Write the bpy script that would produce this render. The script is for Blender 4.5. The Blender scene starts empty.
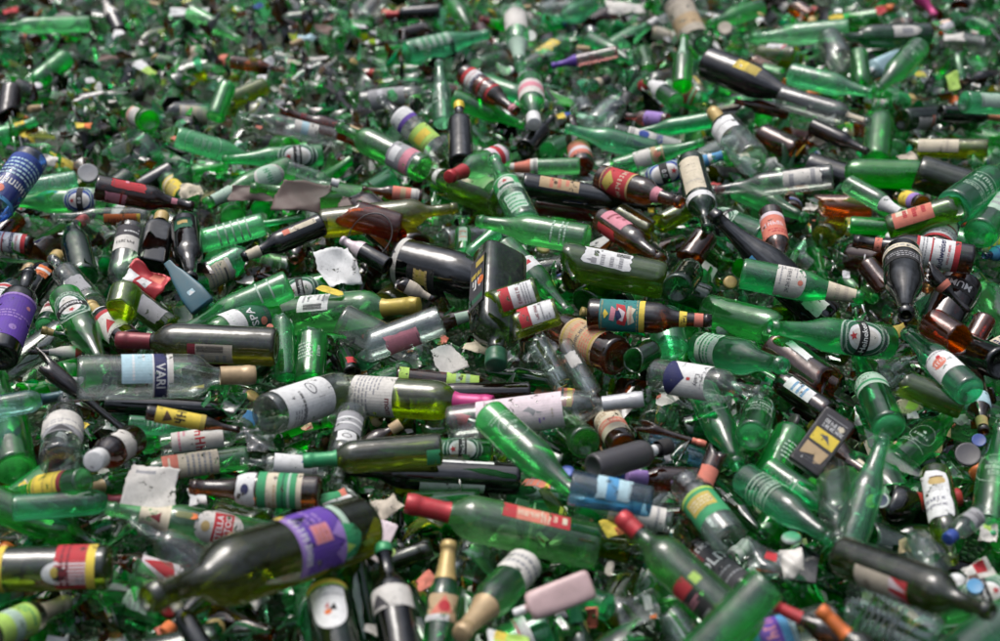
import bpy, bmesh, math, random
import numpy as np
from mathutils import Vector, Matrix

random.seed(7)
RNG = np.random.default_rng(7)
sc = bpy.context.scene
COL = sc.collection
R2 = math.radians

# ------------------------------------------------------------------ camera
F_PX = 1200.0                      # focal length in units of a 1000 px wide picture
PITCH = R2(30)
CAM = Vector((0, 0, 1.25))
FWD = Vector((0, math.cos(PITCH), -math.sin(PITCH)))
UPV = Vector((0, math.sin(PITCH), math.cos(PITCH)))
RGT = Vector((1, 0, 0))


def ray(px, py):
    return (FWD + RGT * ((px - 500) / F_PX) - UPV * ((py - 320.5) / F_PX))


def at(px, py, h=0.0):
    d = ray(px, py)
    return CAM + d * ((h - CAM.z) / d.z)


def proj(p):
    v = p - CAM
    z = v.dot(FWD)
    return 500 + F_PX * v.dot(RGT) / z, 320.5 - F_PX * v.dot(UPV) / z, z


# ------------------------------------------------------------------ materials
MATS = {}


def new_mat(name):
    m = bpy.data.materials.new(name)
    m.use_nodes = True
    nt = m.node_tree
    nt.nodes.clear()
    return m, nt


class NT:
    def __init__(s, nt):
        s.nt = nt

    def n(s, t, **kw):
        x = s.nt.nodes.new(t)
        for k, v in kw.items():
            setattr(x, k, v)
        return x

    def link(s, a, b):
        s.nt.links.new(a, b)

    def math(s, op, a, b=None, c=None, clamp=False):
        x = s.n('ShaderNodeMath', operation=op, use_clamp=clamp)
        for i, v in enumerate((a, b, c)):
            if v is None:
                continue
            if hasattr(v, 'is_output'):
                s.link(v, x.inputs[i])
            else:
                x.inputs[i].default_value = v
        return x.outputs[0]


def glass(name, tint, dust=0.2,  island=False, glow=0.12, rough=0.022):
    if name in MATS:
        return MATS[name]
    m, nt = new_mat(name)
    q = NT(nt)
    out = q.n('ShaderNodeOutputMaterial')
    geo = q.n('ShaderNodeNewGeometry')
    oi = q.n('ShaderNodeObjectInfo')
    rnd = geo.outputs['Random Per Island'] if island else oi.outputs['Random']
    dot = q.n('ShaderNodeVectorMath', operation='DOT_PRODUCT')
    q.link(geo.outputs['Normal'], dot.inputs[0])
    q.link(geo.outputs['Incoming'], dot.inputs[1])
    c = q.math('ABSOLUTE', dot.outputs['Value'])
    path = q.math('DIVIDE', 1.0, q.math('MAXIMUM', c, 0.42))
    var = q.math('MULTIPLY_ADD', rnd, 0.6, 0.62)
    r2 = q.math('FRACT', q.math('MULTIPLY', rnd, 7.31))
    hsv = q.n('ShaderNodeHueSaturation')
    hsv.inputs['Color'].default_value = (*tint, 1)
    hv = .07 if tint[1] > tint[0] else .018
    q.link(q.math('MULTIPLY_ADD', r2, hv, .5 - hv * .3), hsv.inputs['Hue'])
    q.link(q.math('MULTIPLY_ADD', q.math('FRACT', q.math('MULTIPLY', rnd, 3.77)), .3, .88), hsv.inputs['Saturation'])
    gam = q.n('ShaderNodeGamma')
    q.link(hsv.outputs[0], gam.inputs[0])
    q.link(q.math('MULTIPLY', path, var), gam.inputs[1])
    tr = q.n('ShaderNodeBsdfTransparent')
    q.link(gam.outputs[0], tr.inputs[0])
    tl = q.n('ShaderNodeBsdfTranslucent')
    g2 = q.n('ShaderNodeGamma')
    q.link(hsv.outputs[0], g2.inputs[0])
    q.link(q.math('MULTIPLY_ADD', rnd, 0.4, 0.35), g2.inputs[1])
    q.link(g2.outputs[0], tl.inputs[0])
    mx1 = q.n('ShaderNodeMixShader')
    mx1.inputs[0].default_value = glow * .6
    q.link(tr.outputs[0], mx1.inputs[1])
    q.link(tl.outputs[0], mx1.inputs[2])
    # dust film
    tc = q.n('ShaderNodeTexCoord')
    vec = geo.outputs['Position'] if island else tc.outputs['Object']
    nz = q.n('ShaderNodeTexNoise')
    nz.inputs['Scale'].default_value = 16
    nz.inputs['Detail'].default_value = 5
    nz.inputs['Roughness'].default_value = 0.65
    q.link(vec, nz.inputs['Vector'])
    n2 = q.n('ShaderNodeTexNoise')
    n2.inputs['Scale'].default_value = 160
    n2.inputs['Detail'].default_value = 3
    q.link(vec, n2.inputs['Vector'])
    patch = q.math('MULTIPLY_ADD', nz.outputs[0], 2.6, -1.1, clamp=True)
    speck = q.math('MULTIPLY_ADD', n2.outputs[0], 5.0, -2.9, clamp=True)
    # dried drips and scuffs drawn out along the bottle
    mp = q.n('ShaderNodeMapping')
    mp.inputs['Scale'].default_value = (1, 1, .12)
    q.link(vec, mp.inputs['Vector'])
    n5 = q.n('ShaderNodeTexNoise')
    n5.inputs['Scale'].default_value = 210
    n5.inputs['Detail'].default_value = 4
    n5.inputs['Roughness'].default_value = .7
    q.link(mp.outputs[0], n5.inputs['Vector'])
    drip = q.math('MULTIPLY', q.math('MULTIPLY_ADD', n5.outputs[0], 5.0, -2.75, clamp=True), q.math('MULTIPLY_ADD', nz.outputs[0], 3.0, -1.2, clamp=True))
    dm = q.math('ADD', q.math('ADD', patch, q.math('MULTIPLY', speck, 0.9)), q.math('MULTIPLY', drip, 1.1))
    df = q.math('MULTIPLY', dm, q.math('MULTIPLY_ADD', rnd, dust * 0.8, dust * 0.12), clamp=True)
    dd = q.n('ShaderNodeBsdfDiffuse')
    t = np.array(tint)
    dc = 0.55 * np.array((0.34, 0.35, 0.33)) + 0.45 * np.minimum(0.6, t ** 0.7)
    dd.inputs[0].default_value = (*dc, 1)
    mx2 = q.n('ShaderNodeMixShader')
    q.link(df, mx2.inputs[0])
    q.link(mx1.outputs[0], mx2.inputs[1])
    q.link(dd.outputs[0], mx2.inputs[2])
    # reflection
    bp = q.n('ShaderNodeBump')
    bp.inputs['Strength'].default_value = 0.5
    bp.inputs['Distance'].default_value = 0.002
    n3 = q.n('ShaderNodeTexNoise')
    n3.inputs['Scale'].default_value = 34
    n3.inputs['Detail'].default_value = 1.5
    q.link(vec, n3.inputs['Vector'])
    q.link(n3.outputs[0], bp.inputs['Height'])
    gl = q.n('ShaderNodeBsdfGlossy')
    q.link(bp.outputs[0], gl.inputs['Normal'])
    q.link(q.math('MULTIPLY_ADD', dm, 0.13, rough, clamp=True), gl.inputs['Roughness'])
    om = q.math('SUBTRACT', 1.0, c)
    fr = q.math('MULTIPLY_ADD', q.math('POWER', om, 3.6), 0.75, 0.072, clamp=True)
    mx3 = q.n('ShaderNodeMixShader')
    q.link(fr, mx3.inputs[0])
    q.link(mx2.outputs[0], mx3.inputs[1])
    q.link(gl.outputs[0], mx3.inputs[2])
    q.link(mx3.outputs[0], out.inputs[0])
    MATS[name] = m
    return m


def solid(name, col, rough=0.5, metal=0.0, dirt=0.25, bump=0.15, scale=60, coat=0.0):
    if name in MATS:
        return MATS[name]
    m, nt = new_mat(name)
    q = NT(nt)
    out = q.n('ShaderNodeOutputMaterial')
    b = q.n('ShaderNodeBsdfPrincipled')
    tc = q.n('ShaderNodeTexCoord')
    nz = q.n('ShaderNodeTexNoise')
    nz.inputs['Scale'].default_value = scale
    nz.inputs['Detail'].default_value = 6
    nz.inputs['Roughness'].default_value = 0.7
    q.link(tc.outputs['Object'], nz.inputs['Vector'])
    f = q.math('MULTIPLY', q.math('MULTIPLY_ADD', nz.outputs[0], 2.6, -0.95, clamp=True), dirt)
    mix = q.n('ShaderNodeMix', data_type='RGBA')
    q.link(f, mix.inputs[0])
    mix.inputs[6].default_value = (*col, 1)
    mix.inputs[7].default_value = (col[0] * .35 + .05, col[1] * .34 + .045, col[2] * .32 + .035, 1)
    q.link(mix.outputs[2], b.inputs['Base Color'])
    b.inputs['Roughness'].default_value = rough
    b.inputs['Metallic'].default_value = metal
    b.inputs['Coat Weight'].default_value = coat
    bp = q.n('ShaderNodeBump')
    bp.inputs['Strength'].default_value = bump
    bp.inputs['Distance'].default_value = 0.001
    q.link(nz.outputs[0], bp.inputs['Height'])
    q.link(bp.outputs[0], b.inputs['Normal'])
    q.link(b.outputs[0], out.inputs[0])
    MATS[name] = m
    return m


TINT = {   # transmission of one wall, dust, inner glow
    'green': ((0.27, 0.86, 0.40), .07, .36), 'lgreen': ((0.42, 0.92, 0.54), .11, .36), 'bgreen': ((0.15, 0.90, 0.24), .05, .42),
    'dgreen': ((0.12, 0.46, 0.16), .09, .22), 'wgreen': ((0.27, 0.78, 0.28), .08, .32), 'olive': ((0.60, 0.66, 0.10), .10, .26),
    'dolive': ((0.33, 0.36, 0.06), .11, .15), 'brown': ((0.48, 0.20, 0.04), .10, .16), 'dbrown': ((0.22, 0.085, 0.03), .13, .09),
    'amber': ((0.72, 0.34, 0.04), .08, .16), 'black': ((0.06, 0.065, 0.045), .09, .0), 'navy': ((0.02, 0.03, 0.045), .06, .0),
    'clear': ((0.93, 0.96, 0.94), .09, .03), 'grey': ((0.78, 0.81, 0.78), .16, .04), 'aqua': ((0.52, 0.82, 0.84), .12, .14),
    'jgreen': ((0.22, 0.36, 0.13), .10, .14), 'mud': ((0.10, 0.05, 0.035), 1.6, .05), 'plum': ((0.08, 0.05, 0.07), .18, .0), 'pinkg': ((0.8, 0.5, 0.5), .15, .1), 'blue': ((0.45, 0.6, 0.85), .1, .06),
}


def gmat(c):
    t, d, g = TINT[c]
    return glass(c + '_glass', t, d, glow=g)


PAINT = {
    'white': (.74, .74, .72), 'offwhite': (.66, .63, .57), 'cream': (.66, .58, .42), 'beige': (.52, .45, .35), 'pinkw': (.72, .60, .63),
    'pink': (.66, .24, .30), 'red': (.50, .025, .035), 'dred': (.21, .018, .03), 'orange': (.72, .17, .03), 'coral': (.70, .20, .13),
    'yellow': (.78, .58, .04), 'ochre': (.50, .38, .06), 'gold': (.52, .37, .13), 'tan': (.52, .37, .20), 'lime': (.42, .66, .10),
    'green': (.03, .32, .12), 'dkgreen': (.015, .12, .06), 'mint': (.40, .55, .43), 'teal': (.02, .21, .20), 'dteal': (.015, .07, .085), 'tealblue': (.004, .085, .12),
    'aqua': (.42, .62, .68), 'sky': (.07, .30, .55), 'blue': (.02, .06, .30), 'navy': (.015, .02, .10), 'purple': (.12, .045, .36),
    'lilac': (.34, .20, .55), 'magenta': (.55, .03, .20), 'black': (.016, .016, .018), 'char': (.05, .048, .055), 'grey': (.32, .32, .33), 'silver': (.55, .55, .56),
    'kraft': (.17, .105, .085), 'plastpink': (.62, .43, .42), 'brown': (.10, .05, .025), 'dgrey': (.11, .11, .12),
}


def pmat(c):
    """printed paper, stained, scuffed and flaked off in places"""
    name = c + '_paper'
    if name in MATS:
        return MATS[name]
    col = np.array(PAINT[c])
    lum = float(col @ np.array((.3, .6, .1)))
    col = (col * .94 + lum * .06) * .80
    m, nt = new_mat(name)
    q = NT(nt)
    out = q.n('ShaderNodeOutputMaterial')
    b = q.n('ShaderNodeBsdfPrincipled')
    tc = q.n('ShaderNodeTexCoord')

    def noise(s, d=5, r=.65):
        n = q.n('ShaderNodeTexNoise')
        n.inputs['Scale'].default_value = s
        n.inputs['Detail'].default_value = d
        n.inputs['Roughness'].default_value = r
        q.link(tc.outputs['Object'], n.inputs['Vector'])
        return n.outputs[0]
    big, fine, hole = noise(22), noise(140, 4), noise(48, 6, .72)
    f = q.math('ADD', q.math('MULTIPLY_ADD', big, 2.2, -.95, clamp=True), q.math('MULTIPLY_ADD', fine, 1.4, -.62, clamp=True))
    f = q.math('MULTIPLY', f, .62, clamp=True)
    mix = q.n('ShaderNodeMix', data_type='RGBA')
    q.link(f, mix.inputs[0])
    mix.inputs[6].default_value = (*col, 1)
    mix.inputs[7].default_value = (*(col * .3 + np.array((.055, .052, .044))), 1)
    q.link(mix.outputs[2], b.inputs['Base Color'])
    b.inputs['Roughness'].default_value = .68
    b.inputs['Specular IOR Level'].default_value = .25
    bp = q.n('ShaderNodeBump')
    bp.inputs['Strength'].default_value = .5
    bp.inputs['Distance'].default_value = .0012
    q.link(hole, bp.inputs['Height'])
    q.link(bp.outputs[0], b.inputs['Normal'])
    tr = q.n('ShaderNodeBsdfTransparent')
    mx = q.n('ShaderNodeMixShader')
    q.link(q.math('MULTIPLY_ADD', hole, 28, -16.6, clamp=True), mx.inputs[0])
    q.link(b.outputs[0], mx.inputs[1])
    q.link(tr.outputs[0], mx.inputs[2])
    q.link(mx.outputs[0], out.inputs[0])
    MATS[name] = m
    return m


def fmat(c):
    return solid(c + '_foil', tuple(v * .8 for v in PAINT[c]), .36, .2 if c not in ('white', 'black') else 0, .6, .5, 70)


def plmat(c):
    return solid(c + '_plastic', tuple(v * .8 for v in PAINT[c]), .38, 0, .6, .3, 26)


# ------------------------------------------------------------------ object helpers
def obj(name, verts, faces, mats, parent=None, smooth=True, mi=None):
    me = bpy.data.meshes.new(name)
    me.from_pydata([tuple(v) for v in verts], [], faces)
    for m in mats:
        me.materials.append(m)
    if mi is not None:
        me.polygons.foreach_set('material_index', mi)
    me.polygons.foreach_set('use_smooth', [smooth] * len(me.polygons))
    me.update()
    o = bpy.data.objects.new(name, me)
    COL.objects.link(o)
    if parent is not None:
        o.parent = parent
    return o


def tag(o, label=None, cat=None, group=None, kind=None):
    for k, v in (('label', label), ('category', cat), ('group', group), ('kind', kind)):
        if v:
            o[k] = v
    return o


# ------------------------------------------------------------------ bottle profiles: (z, r), z in lengths, r in body radii
BASE = [(.05, 0), (.045, .35), (.018, .66), (0, .80), (.003, .92), (.016, .99), (.03, 1)]
LIPW = [(.945, .355), (.948, .425), (.975, .425), (.98, .375), (1, .365), (1, .29), (.95, .27)]
LIPB = [(.94, .41), (.945, .47), (.965, .475), (.97, .43), (1, .42), (1, .33), (.95, .31)]
PROF = {
    'W': BASE + [(.3, 1), (.61, 1), (.65, .985), (.69, .92), (.725, .76), (.755, .55), (.78, .42), (.83, .375)] + LIPW,
    'G': BASE + [(.25, 1), (.44, 1), (.5, .97), (.57, .86), (.64, .69), (.71, .53), (.78, .43), (.86, .375)] + LIPW,
    'C': BASE + [(.25, 1), (.43, 1), (.5, .97), (.57, .87), (.64, .71), (.72, .53), (.8, .42), (.88, .355), (.935, .34), (.94, .42), (.965, .42), (.97, .36), (1, .36), (1, .28), (.95, .26)],
    'B': BASE + [(.3, 1), (.53, 1), (.57, .98), (.61, .88), (.65, .70), (.69, .56), (.76, .48), (.86, .43)] + LIPB,
    'K': BASE + [(.3, 1), (.49, 1), (.54, .985), (.59, .90), (.64, .75), (.70, .61), (.78, .52), (.87, .45)] + LIPB,
    'S': BASE + [(.3, 1), (.60, 1), (.65, .98), (.69, .88), (.72, .68), (.745, .48), (.77, .39), (.83, .36)] + LIPW,
    'N': BASE + [(.3, 1), (.58, 1), (.64, .96), (.70, .80), (.75, .58), (.80, .45), (.86, .42)] + LIPB,
    'J': [(.05, 0), (.05, .6), (.0, .8), (.01, .95), (.04, 1), (.4, 1), (.70, 1), (.76, .97), (.80, .88), (.82, .85), (.84, .89), (.86, .85), (.89, .89), (.91, .85), (.94, .88), (.96, .85), (1, .85), (1, .77), (.9, .78), (.8, .8), (.7, .92), (.1, .92)],
    'T': [(.06, 0), (.06, .5), (.0, .7), (.01, .82), (.05, .86), (.5, .93), (.98, 1), (1, .99), (.99, .94), (.5, .87), (.12, .8), (.10, 0)],
    'P': [(0, 0), (0, .7), (.02, .92), (.06, 1), (.4, 1), (.74, 1), (.79, .96), (.82, .8), (.83, .34), (.84, .30), (.86, .30), (.9, .28), (.96, .26), (1, .24), (1, 0)],
    'Q': [(.03, 0), (.03, .7), (0, .86), (.01, .96), (.03, 1), (.3, 1), (.66, 1), (.72, .97), (.77, .84), (.80, .62), (.82, .42), (.84, .36), (.93, .35), (.935, .4), (.98, .4), (1, .38), (1, .28), (.9, .28)],
    'X': [(0, 0), (0, .94), (.008, .99), (.015, 1), (.5, 1), (.985, 1), (.992, .99), (1, .94), (1, 0)],
    'V': [(0, 0), (0, .9), (.02, 1), (.3, .96), (.7, .58), (.85, .36), (.98, .30), (1, .27), (1, 0)],
}
ASPECT = {'W': 8.0, 'G': 7.3, 'C': 7.1, 'B': 7.5, 'K': 7.6, 'S': 7.2, 'N': 6.2, 'J': 3.4, 'T': 2.6, 'P': 5.4, 'Q': 5.6, 'X': 3.6, 'V': 5.0}
KNAME = {'W': 'wine_bottle', 'G': 'wine_bottle', 'C': 'champagne_bottle', 'B': 'beer_bottle', 'K': 'beer_bottle', 'S': 'spirit_bottle', 'N': 'small_bottle',
         'J': 'glass_jar', 'T': 'drinking_glass', 'P': 'plastic_bottle', 'Q': 'square_bottle', 'X': 'spirit_flask', 'V': 'plastic_bottle'}
KCAT = {'J': 'jar', 'T': 'glass'}
FLAT = {'P': .62, 'Q': .72, 'X': .38, 'V': .30}   # depth over width of the flat kinds


def rad_at(kind, z):
    """outer radius fraction at z (outer wall only)"""
    pr = PROF[kind]
    i0 = 0
    while i0 < len(pr) - 1 and pr[i0 + 1][0] <= pr[i0][0]:
        i0 += 1
    last = pr[i0]
    for p in pr[i0 + 1:]:
        if p[0] < last[0]:
            break
        if p[0] >= z:
            if p[0] == last[0]:
                return p[1]
            f = max(0, (z - last[0]) / (p[0] - last[0]))
            return last[1] + (p[1] - last[1]) * f
        last = p
    return last[1]


def section(kind, th, r, z):
    """x, y of the outline at angle th (x is the label side)"""
    if kind not in FLAT:
        return r * math.cos(th), r * math.sin(th)
    rr = rad_at(kind, min(max(z, .02), .98))
    n = 7.0 if kind == 'X' else 4.2 if kind == 'Q' else 4.5
    k = 1.0
    if kind in 'QP':
        k = 1 - min(1, max(0, (z - .70) / .13))
    if kind == 'V':
        n = 5.0
    fl = FLAT[kind]
    c, s = math.cos(th), math.sin(th)
    e = 2 / n
    bx = fl * r * math.copysign(abs(c) ** e, c)
    by = r * math.copysign(abs(s) ** e, s)
    return bx * k + r * c * (1 - k), by * k + r * s * (1 - k)


def lathe(kind, R, L, seg=28):
    vs, fs = [], []
    rows = []
    for z, r in PROF[kind]:
        if r == 0:
            rows.append([len(vs)])
            vs.append((0, 0, z * L))
        else:
            row = []
            for i in range(seg):
                th = 2 * math.pi * (i + .5) / seg
                x, y = section(kind, th, r * R, z)
                row.append(len(vs))
                vs.append((x, y, z * L))
            rows.append(row)
    for a, b in zip(rows, rows[1:]):
        for i in range(seg):
            j = (i + 1) % seg
            if len(a) == 1 and len(b) == 1:
                continue
            if len(a) == 1:
                fs.append((a[0], b[j], b[i]))
            elif len(b) == 1:
                fs.append((a[i], a[j], b[0]))
            else:
                fs.append((a[i], a[j], b[j], b[i]))
    return vs, fs


def jag(rnd, seg, amp):
    """a jagged broken edge round the wall: offsets of z (in lengths)"""
    ph = [rnd.uniform(0, 6.28) for _ in range(4)]
    v = []
    for i in range(seg):
        t = 2 * math.pi * i / seg
        x = .55 * math.sin(t + ph[0]) + .3 * math.sin(2 * t + ph[1]) + .25 * (2 * abs(((3 * t + ph[2]) / 6.28) % 1 - .5)) + .2 * (2 * abs(((7 * t + ph[3]) / 6.28) % 1 - .5))
        v.append(amp * x + rnd.uniform(-.12, .12) * amp)
    return v


def broken(kind, R, L, z0, z1, rnd, seg=30, amp=.09, wall=.0032):
    """a piece of a bottle between z0 and z1 with jagged ends where it broke, two walls and a rim between them"""
    rows_o, vs, fs = [], [], []
    ja = jag(rnd, seg, amp) if z0 > 0.01 else [0] * seg
    jb = jag(rnd, seg, amp) if z1 < .99 else [0] * seg
    nr = 13
    grids = []
    for w in (0, wall):
        rows = []
        for k in range(nr):
            s = k / (nr - 1)
            row = []
            for i in range(seg):
                lo, hi = z0 + ja[i], z1 + jb[i]
                z = lo + (hi - lo) * s
                z = min(max(z, .012 if z0 <= .01 else .0), 1.0)
                r = max(rad_at(kind, min(z, .995)) * R - w, R * .1)
                x, y = section(kind, 2 * math.pi * (i + .5) / seg, r, z)
                row.append(len(vs))
                vs.append((x, y, z * L))
            rows.append(row)
        grids.append(rows)
    o, n = grids
    for k in range(nr - 1):
        for i in range(seg):
            j = (i + 1) % seg
            fs.append((o[k][i], o[k][j], o[k + 1][j], o[k + 1][i]))
            fs.append((n[k][j], n[k][i], n[k + 1][i], n[k + 1][j]))
    for i in range(seg):
        j = (i + 1) % seg
        fs.append((o[-1][i], o[-1][j], n[-1][j], n[-1][i]))
        if z0 > .01:
            fs.append((o[0][j], o[0][i], n[0][i], n[0][j]))
    if z0 <= .01:       # closed base with a punt
        c = len(vs)
        prev = o[0]
        for z, r in ((.0, .90), (.004, .74), (.03, .4), (.04, .0)):
            if r == 0:
                vs.append((0, 0, z * L))
                for i in range(seg):
                    fs.append((prev[(i + 1) % seg], prev[i], len(vs) - 1))
            else:
                row = []
                for i in range(seg):
                    x, y = section(kind, 2 * math.pi * (i + .5) / seg, r * R, 0)
                    row.append(len(vs))
                    vs.append((x, y, z * L))
                for i in range(seg):
                    j = (i + 1) % seg
                    fs.append((prev[j], prev[i], row[i], row[j]))
                prev = row
    return vs, fs


# ------------------------------------------------------------------ paper labels, bent round the glass
_txt = {}


def text_mesh(s):
    if s in _txt:
        return _txt[s]
    cu = bpy.data.curves.new('lettering', 'FONT')
    cu.body = s
    cu.resolution_u = 2
    cu.align_x = 'CENTER'
    cu.offset = 0.012
    ob = bpy.data.objects.new('lettering', cu)
    me = bpy.data.meshes.new_from_object(ob)
    v = np.array([(p.co.x, p.co.y) for p in me.vertices]) if len(me.vertices) else np.zeros((0, 2))
    f = [tuple(p.vertices) for p in me.polygons]
    bpy.data.objects.remove(ob)
    bpy.data.curves.remove(cu)
    bpy.data.meshes.remove(me)
    if len(v):
        lo, hi = v[:, 1].min(), v[:, 1].max()
        v[:, 1] = (v[:, 1] - (lo + hi) / 2) / max(hi - lo, .3)
        v[:, 0] /= max(hi - lo, .3)
        v[:, 0] -= (v[:, 0].min() + v[:, 0].max()) / 2
    _txt[s] = (v, f)
    return _txt[s]


def ell(cx, cy, rx, ry, n=26, a0=0, a1=2 * math.pi):
    return [(cx + rx * math.cos(a0 + (a1 - a0) * i / n), cy + ry * math.sin(a0 + (a1 - a0) * i / n)) for i in range(n)]


def make_label(name, parent, kind, R, L, z0, z1, wdeg, base, elems, shape, off_deg, seed, mat_fn=None):
    """elements use x in -1..1 across, y in 0..1 up the label; sizes of circles and letters in label heights"""
    rnd = random.Random(seed)
    H = (z1 - z0) * L
    flat = kind in FLAT
    rm = rad_at(kind, (z0 + z1) / 2) * R
    hw = rm * R2(wdeg) / 2
    if base and name == 'front_label' and H > .025 and not any(e[0] == 'l' for e in elems):
        elems = list(elems) + [('l', 2, .03, .12, 'dgrey', -.7, .7)]
    if flat:
        hw = rm * min(wdeg, 100) / 100.0
    mats, mix = [], {}
    bm = bmesh.new()

    def midx(c):
        if c not in mix:
            mix[c] = len(mats)
            mats.append((mat_fn or pmat)(c))
        return mix[c]
    layer = bm.faces.layers.int.new('lay')

    def add(poly, c, lay):
        vv = [bm.verts.new((x, y, 0)) for x, y in poly]
        try:
            f = bm.faces.new(vv)
        except ValueError:
            return
        f.material_index = midx(c)
        f[layer] = lay

    X = lambda x: x * hw
    Y = lambda y: y * H
    if base:
        if shape == 'oval':
            add(ell(0, Y(.5), hw, H / 2), base, 0)
        elif shape == 'torn':
            pts = []
            for (xa, ya, xb, yb) in ((-1, 0, 1, 0), (1, 0, 1, 1), (1, 1, -1, 1), (-1, 1, -1, 0)):
                for k in range(6):
                    t = k / 6
                    j = rnd.uniform(-.0, .16)
                    x, y = xa + (xb - xa) * t, ya + (yb - ya) * t
                    pts.append((X(x * (1 - j)), Y(.5 + (y - .5) * (1 - j))))
            add(pts, base, 0)
        elif shape == 'arch':
            pts = [(-hw, 0), (hw, 0), (hw, H * .6)] + ell(0, H * .6, hw, H * .4, 12, 0, math.pi)[1:] + [(-hw, H * .6)]
            add(pts, base, 0)
        elif shape == 'shield':
            pts = [(hw, H), (-hw, H), (-hw, H * .55)] + ell(0, H * .55, hw, H * .55, 12, math.pi, 2 * math.pi)[1:] + [(hw, H * .55)]
            add(pts, base, 0)
        else:
            add([(-hw, 0), (hw, 0), (hw, H), (-hw, H)], base, 0)
    for k, e in enumerate(elems):
        t = e[0]
        lay = k + 1
        if t == 'r':
            add([(X(e[1]), Y(e[2])), (X(e[3]), Y(e[2])), (X(e[3]), Y(e[4])), (X(e[1]), Y(e[4]))], e[5], lay)
        elif t == 'e':
            add(ell(X(e[1]), Y(e[2]), e[3] * e[4] * H, e[3] * H), e[5], lay)
        elif t == 'o':
            n = 28
            a = ell(X(e[1]), Y(e[2]), e[3] * e[4] * H, e[3] * H, n)
            r2 = e[3] - e[5]
            b = ell(X(e[1]), Y(e[2]), e[3] * e[4] * H - e[5] * H, r2 * H, n)
            for i in range(n):
                j = (i + 1) % n
                add([a[i], a[j], b[j], b[i]], e[6], lay)
        elif t == 's':
            pts = []
            for i in range(10):
                rr = e[3] * H * (1 if i % 2 == 0 else .42)
                an = math.pi / 2 + i * math.pi / 5
                pts.append((X(e[1]) + rr * math.cos(an), Y(e[2]) + rr * math.sin(an)))
            add(pts, e[4], lay)
        elif t == 'p':
            add([(X(a), Y(b)) for a, b in e[1]], e[2], lay)
        elif t == 'l':     # lines of small print
            n, y0, y1, c = e[1:5]
            x0, x1 = (e[5], e[6]) if len(e) > 6 else (-.85, .85)
            for i in range(n):
                yy = y0 + (y1 - y0) * (i + .5) / n
                th = (y1 - y0) / n * .22
                x = x0
                while x < x1 - .06:
                    w = rnd.uniform(.06, .22)
                    xe = min(x + w, x1)
                    add([(X(x), Y(yy - th)), (X(xe), Y(yy - th)), (X(xe), Y(yy + th)), (X(x), Y(yy + th))], c, lay)
                    x = xe + .045
                    if rnd.random() < .06:
                        break
        elif t == 'w':     # a word too worn to read: strokes of letter size
            cx, cy, hh, wd, c = e[1:6]
            rot = R2(e[6]) if len(e) > 6 else 0
            cr, sr = math.cos(rot), math.sin(rot)
            hh *= H
            wd = wd * hw if abs(sr) < .5 else wd * H / 2
            x = -wd

            def stroke(xa, ya, xb, yb):
                add([(X(cx) + px_ * cr - py_ * sr, Y(cy) + px_ * sr + py_ * cr) for px_, py_ in ((xa, ya), (xb, ya), (xb, yb), (xa, yb))], c, lay)
            while x < wd - hh * .3:
                w_ = hh * rnd.uniform(.45, .7)
                th = hh * .17
                sty = rnd.randrange(5)
                stroke(x, -hh / 2, x + th, hh / 2)
                if sty in (0, 2, 4):
                    stroke(x + w_ - th, -hh / 2, x + w_, hh / 2 * rnd.choice((1, 1, .1)))
                if sty in (0, 1, 3):
                    stroke(x + th, hh / 2 - th, x + w_ - th, hh / 2)
                if sty in (1, 2, 4):
                    stroke(x + th, -th / 2, x + w_ - th, th / 2)
                if sty in (1, 3):
                    stroke(x + th, -hh / 2, x + w_ - th, -hh / 2 + th)
                x += w_ + hh * .2
        elif t == 'b':     # barcode bars inside a rectangle
            x0, y0, x1, y1, c = e[1:6]
            x = x0
            while x < x1:
                w = (x1 - x0) * rnd.choice((.025, .04, .06))
                add([(X(x), Y(y0)), (X(min(x + w, x1)), Y(y0)), (X(min(x + w, x1)), Y(y1)), (X(x), Y(y1))], c, lay)
                x += w + (x1 - x0) * rnd.choice((.025, .05))
        elif t == 't':
            v, f = text_mesh(e[1])
            hh = e[4] * H * .86
            rot = R2(e[6]) if len(e) > 6 else 0
            cr, sr = math.cos(rot), math.sin(rot)
            # keep the words inside the paper
            if len(v):
                wd = (v[:, 0].max() - v[:, 0].min()) * hh
                lim = (1.9 * hw) if abs(sr) < .5 else .95 * H
                fx = min(1, lim / max(wd, 1e-6))
                nv = [bm.verts.new((X(e[2]) + (a * fx * cr - b * sr) * hh, Y(e[3]) + (a * fx * sr + b * cr) * hh, 0)) for a, b in v]
                for ff in f:
                    try:
                        nf = bm.faces.new([nv[i] for i in ff])
                        nf.material_index = midx(e[5])
                        nf[layer] = lay
                    except ValueError:
                        pass
    bmesh.ops.triangulate(bm, faces=[f for f in bm.faces if len(f.verts) > 4])
    if not flat:
        step = max(rm * R2(9), 1e-4)
        n = int(2 * hw / step) + 1
        for i in range(1, n):
            x = -hw + 2 * hw * i / n
            bmesh.ops.bisect_plane(bm, geom=bm.verts[:] + bm.edges[:] + bm.faces[:], plane_co=(x, 0, 0), plane_no=(1, 0, 0), dist=1e-7)
        if kind not in FLAT and abs(rad_at(kind, z0) - rad_at(kind, z1)) > .06:
            for i in range(1, 6):
                bmesh.ops.bisect_plane(bm, geom=bm.verts[:] + bm.edges[:] + bm.faces[:], plane_co=(0, H * i / 6, 0), plane_no=(0, 1, 0), dist=1e-7)
    # bend: every face's own lift above the glass
    done = set()
    oa = R2(off_deg)
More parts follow.
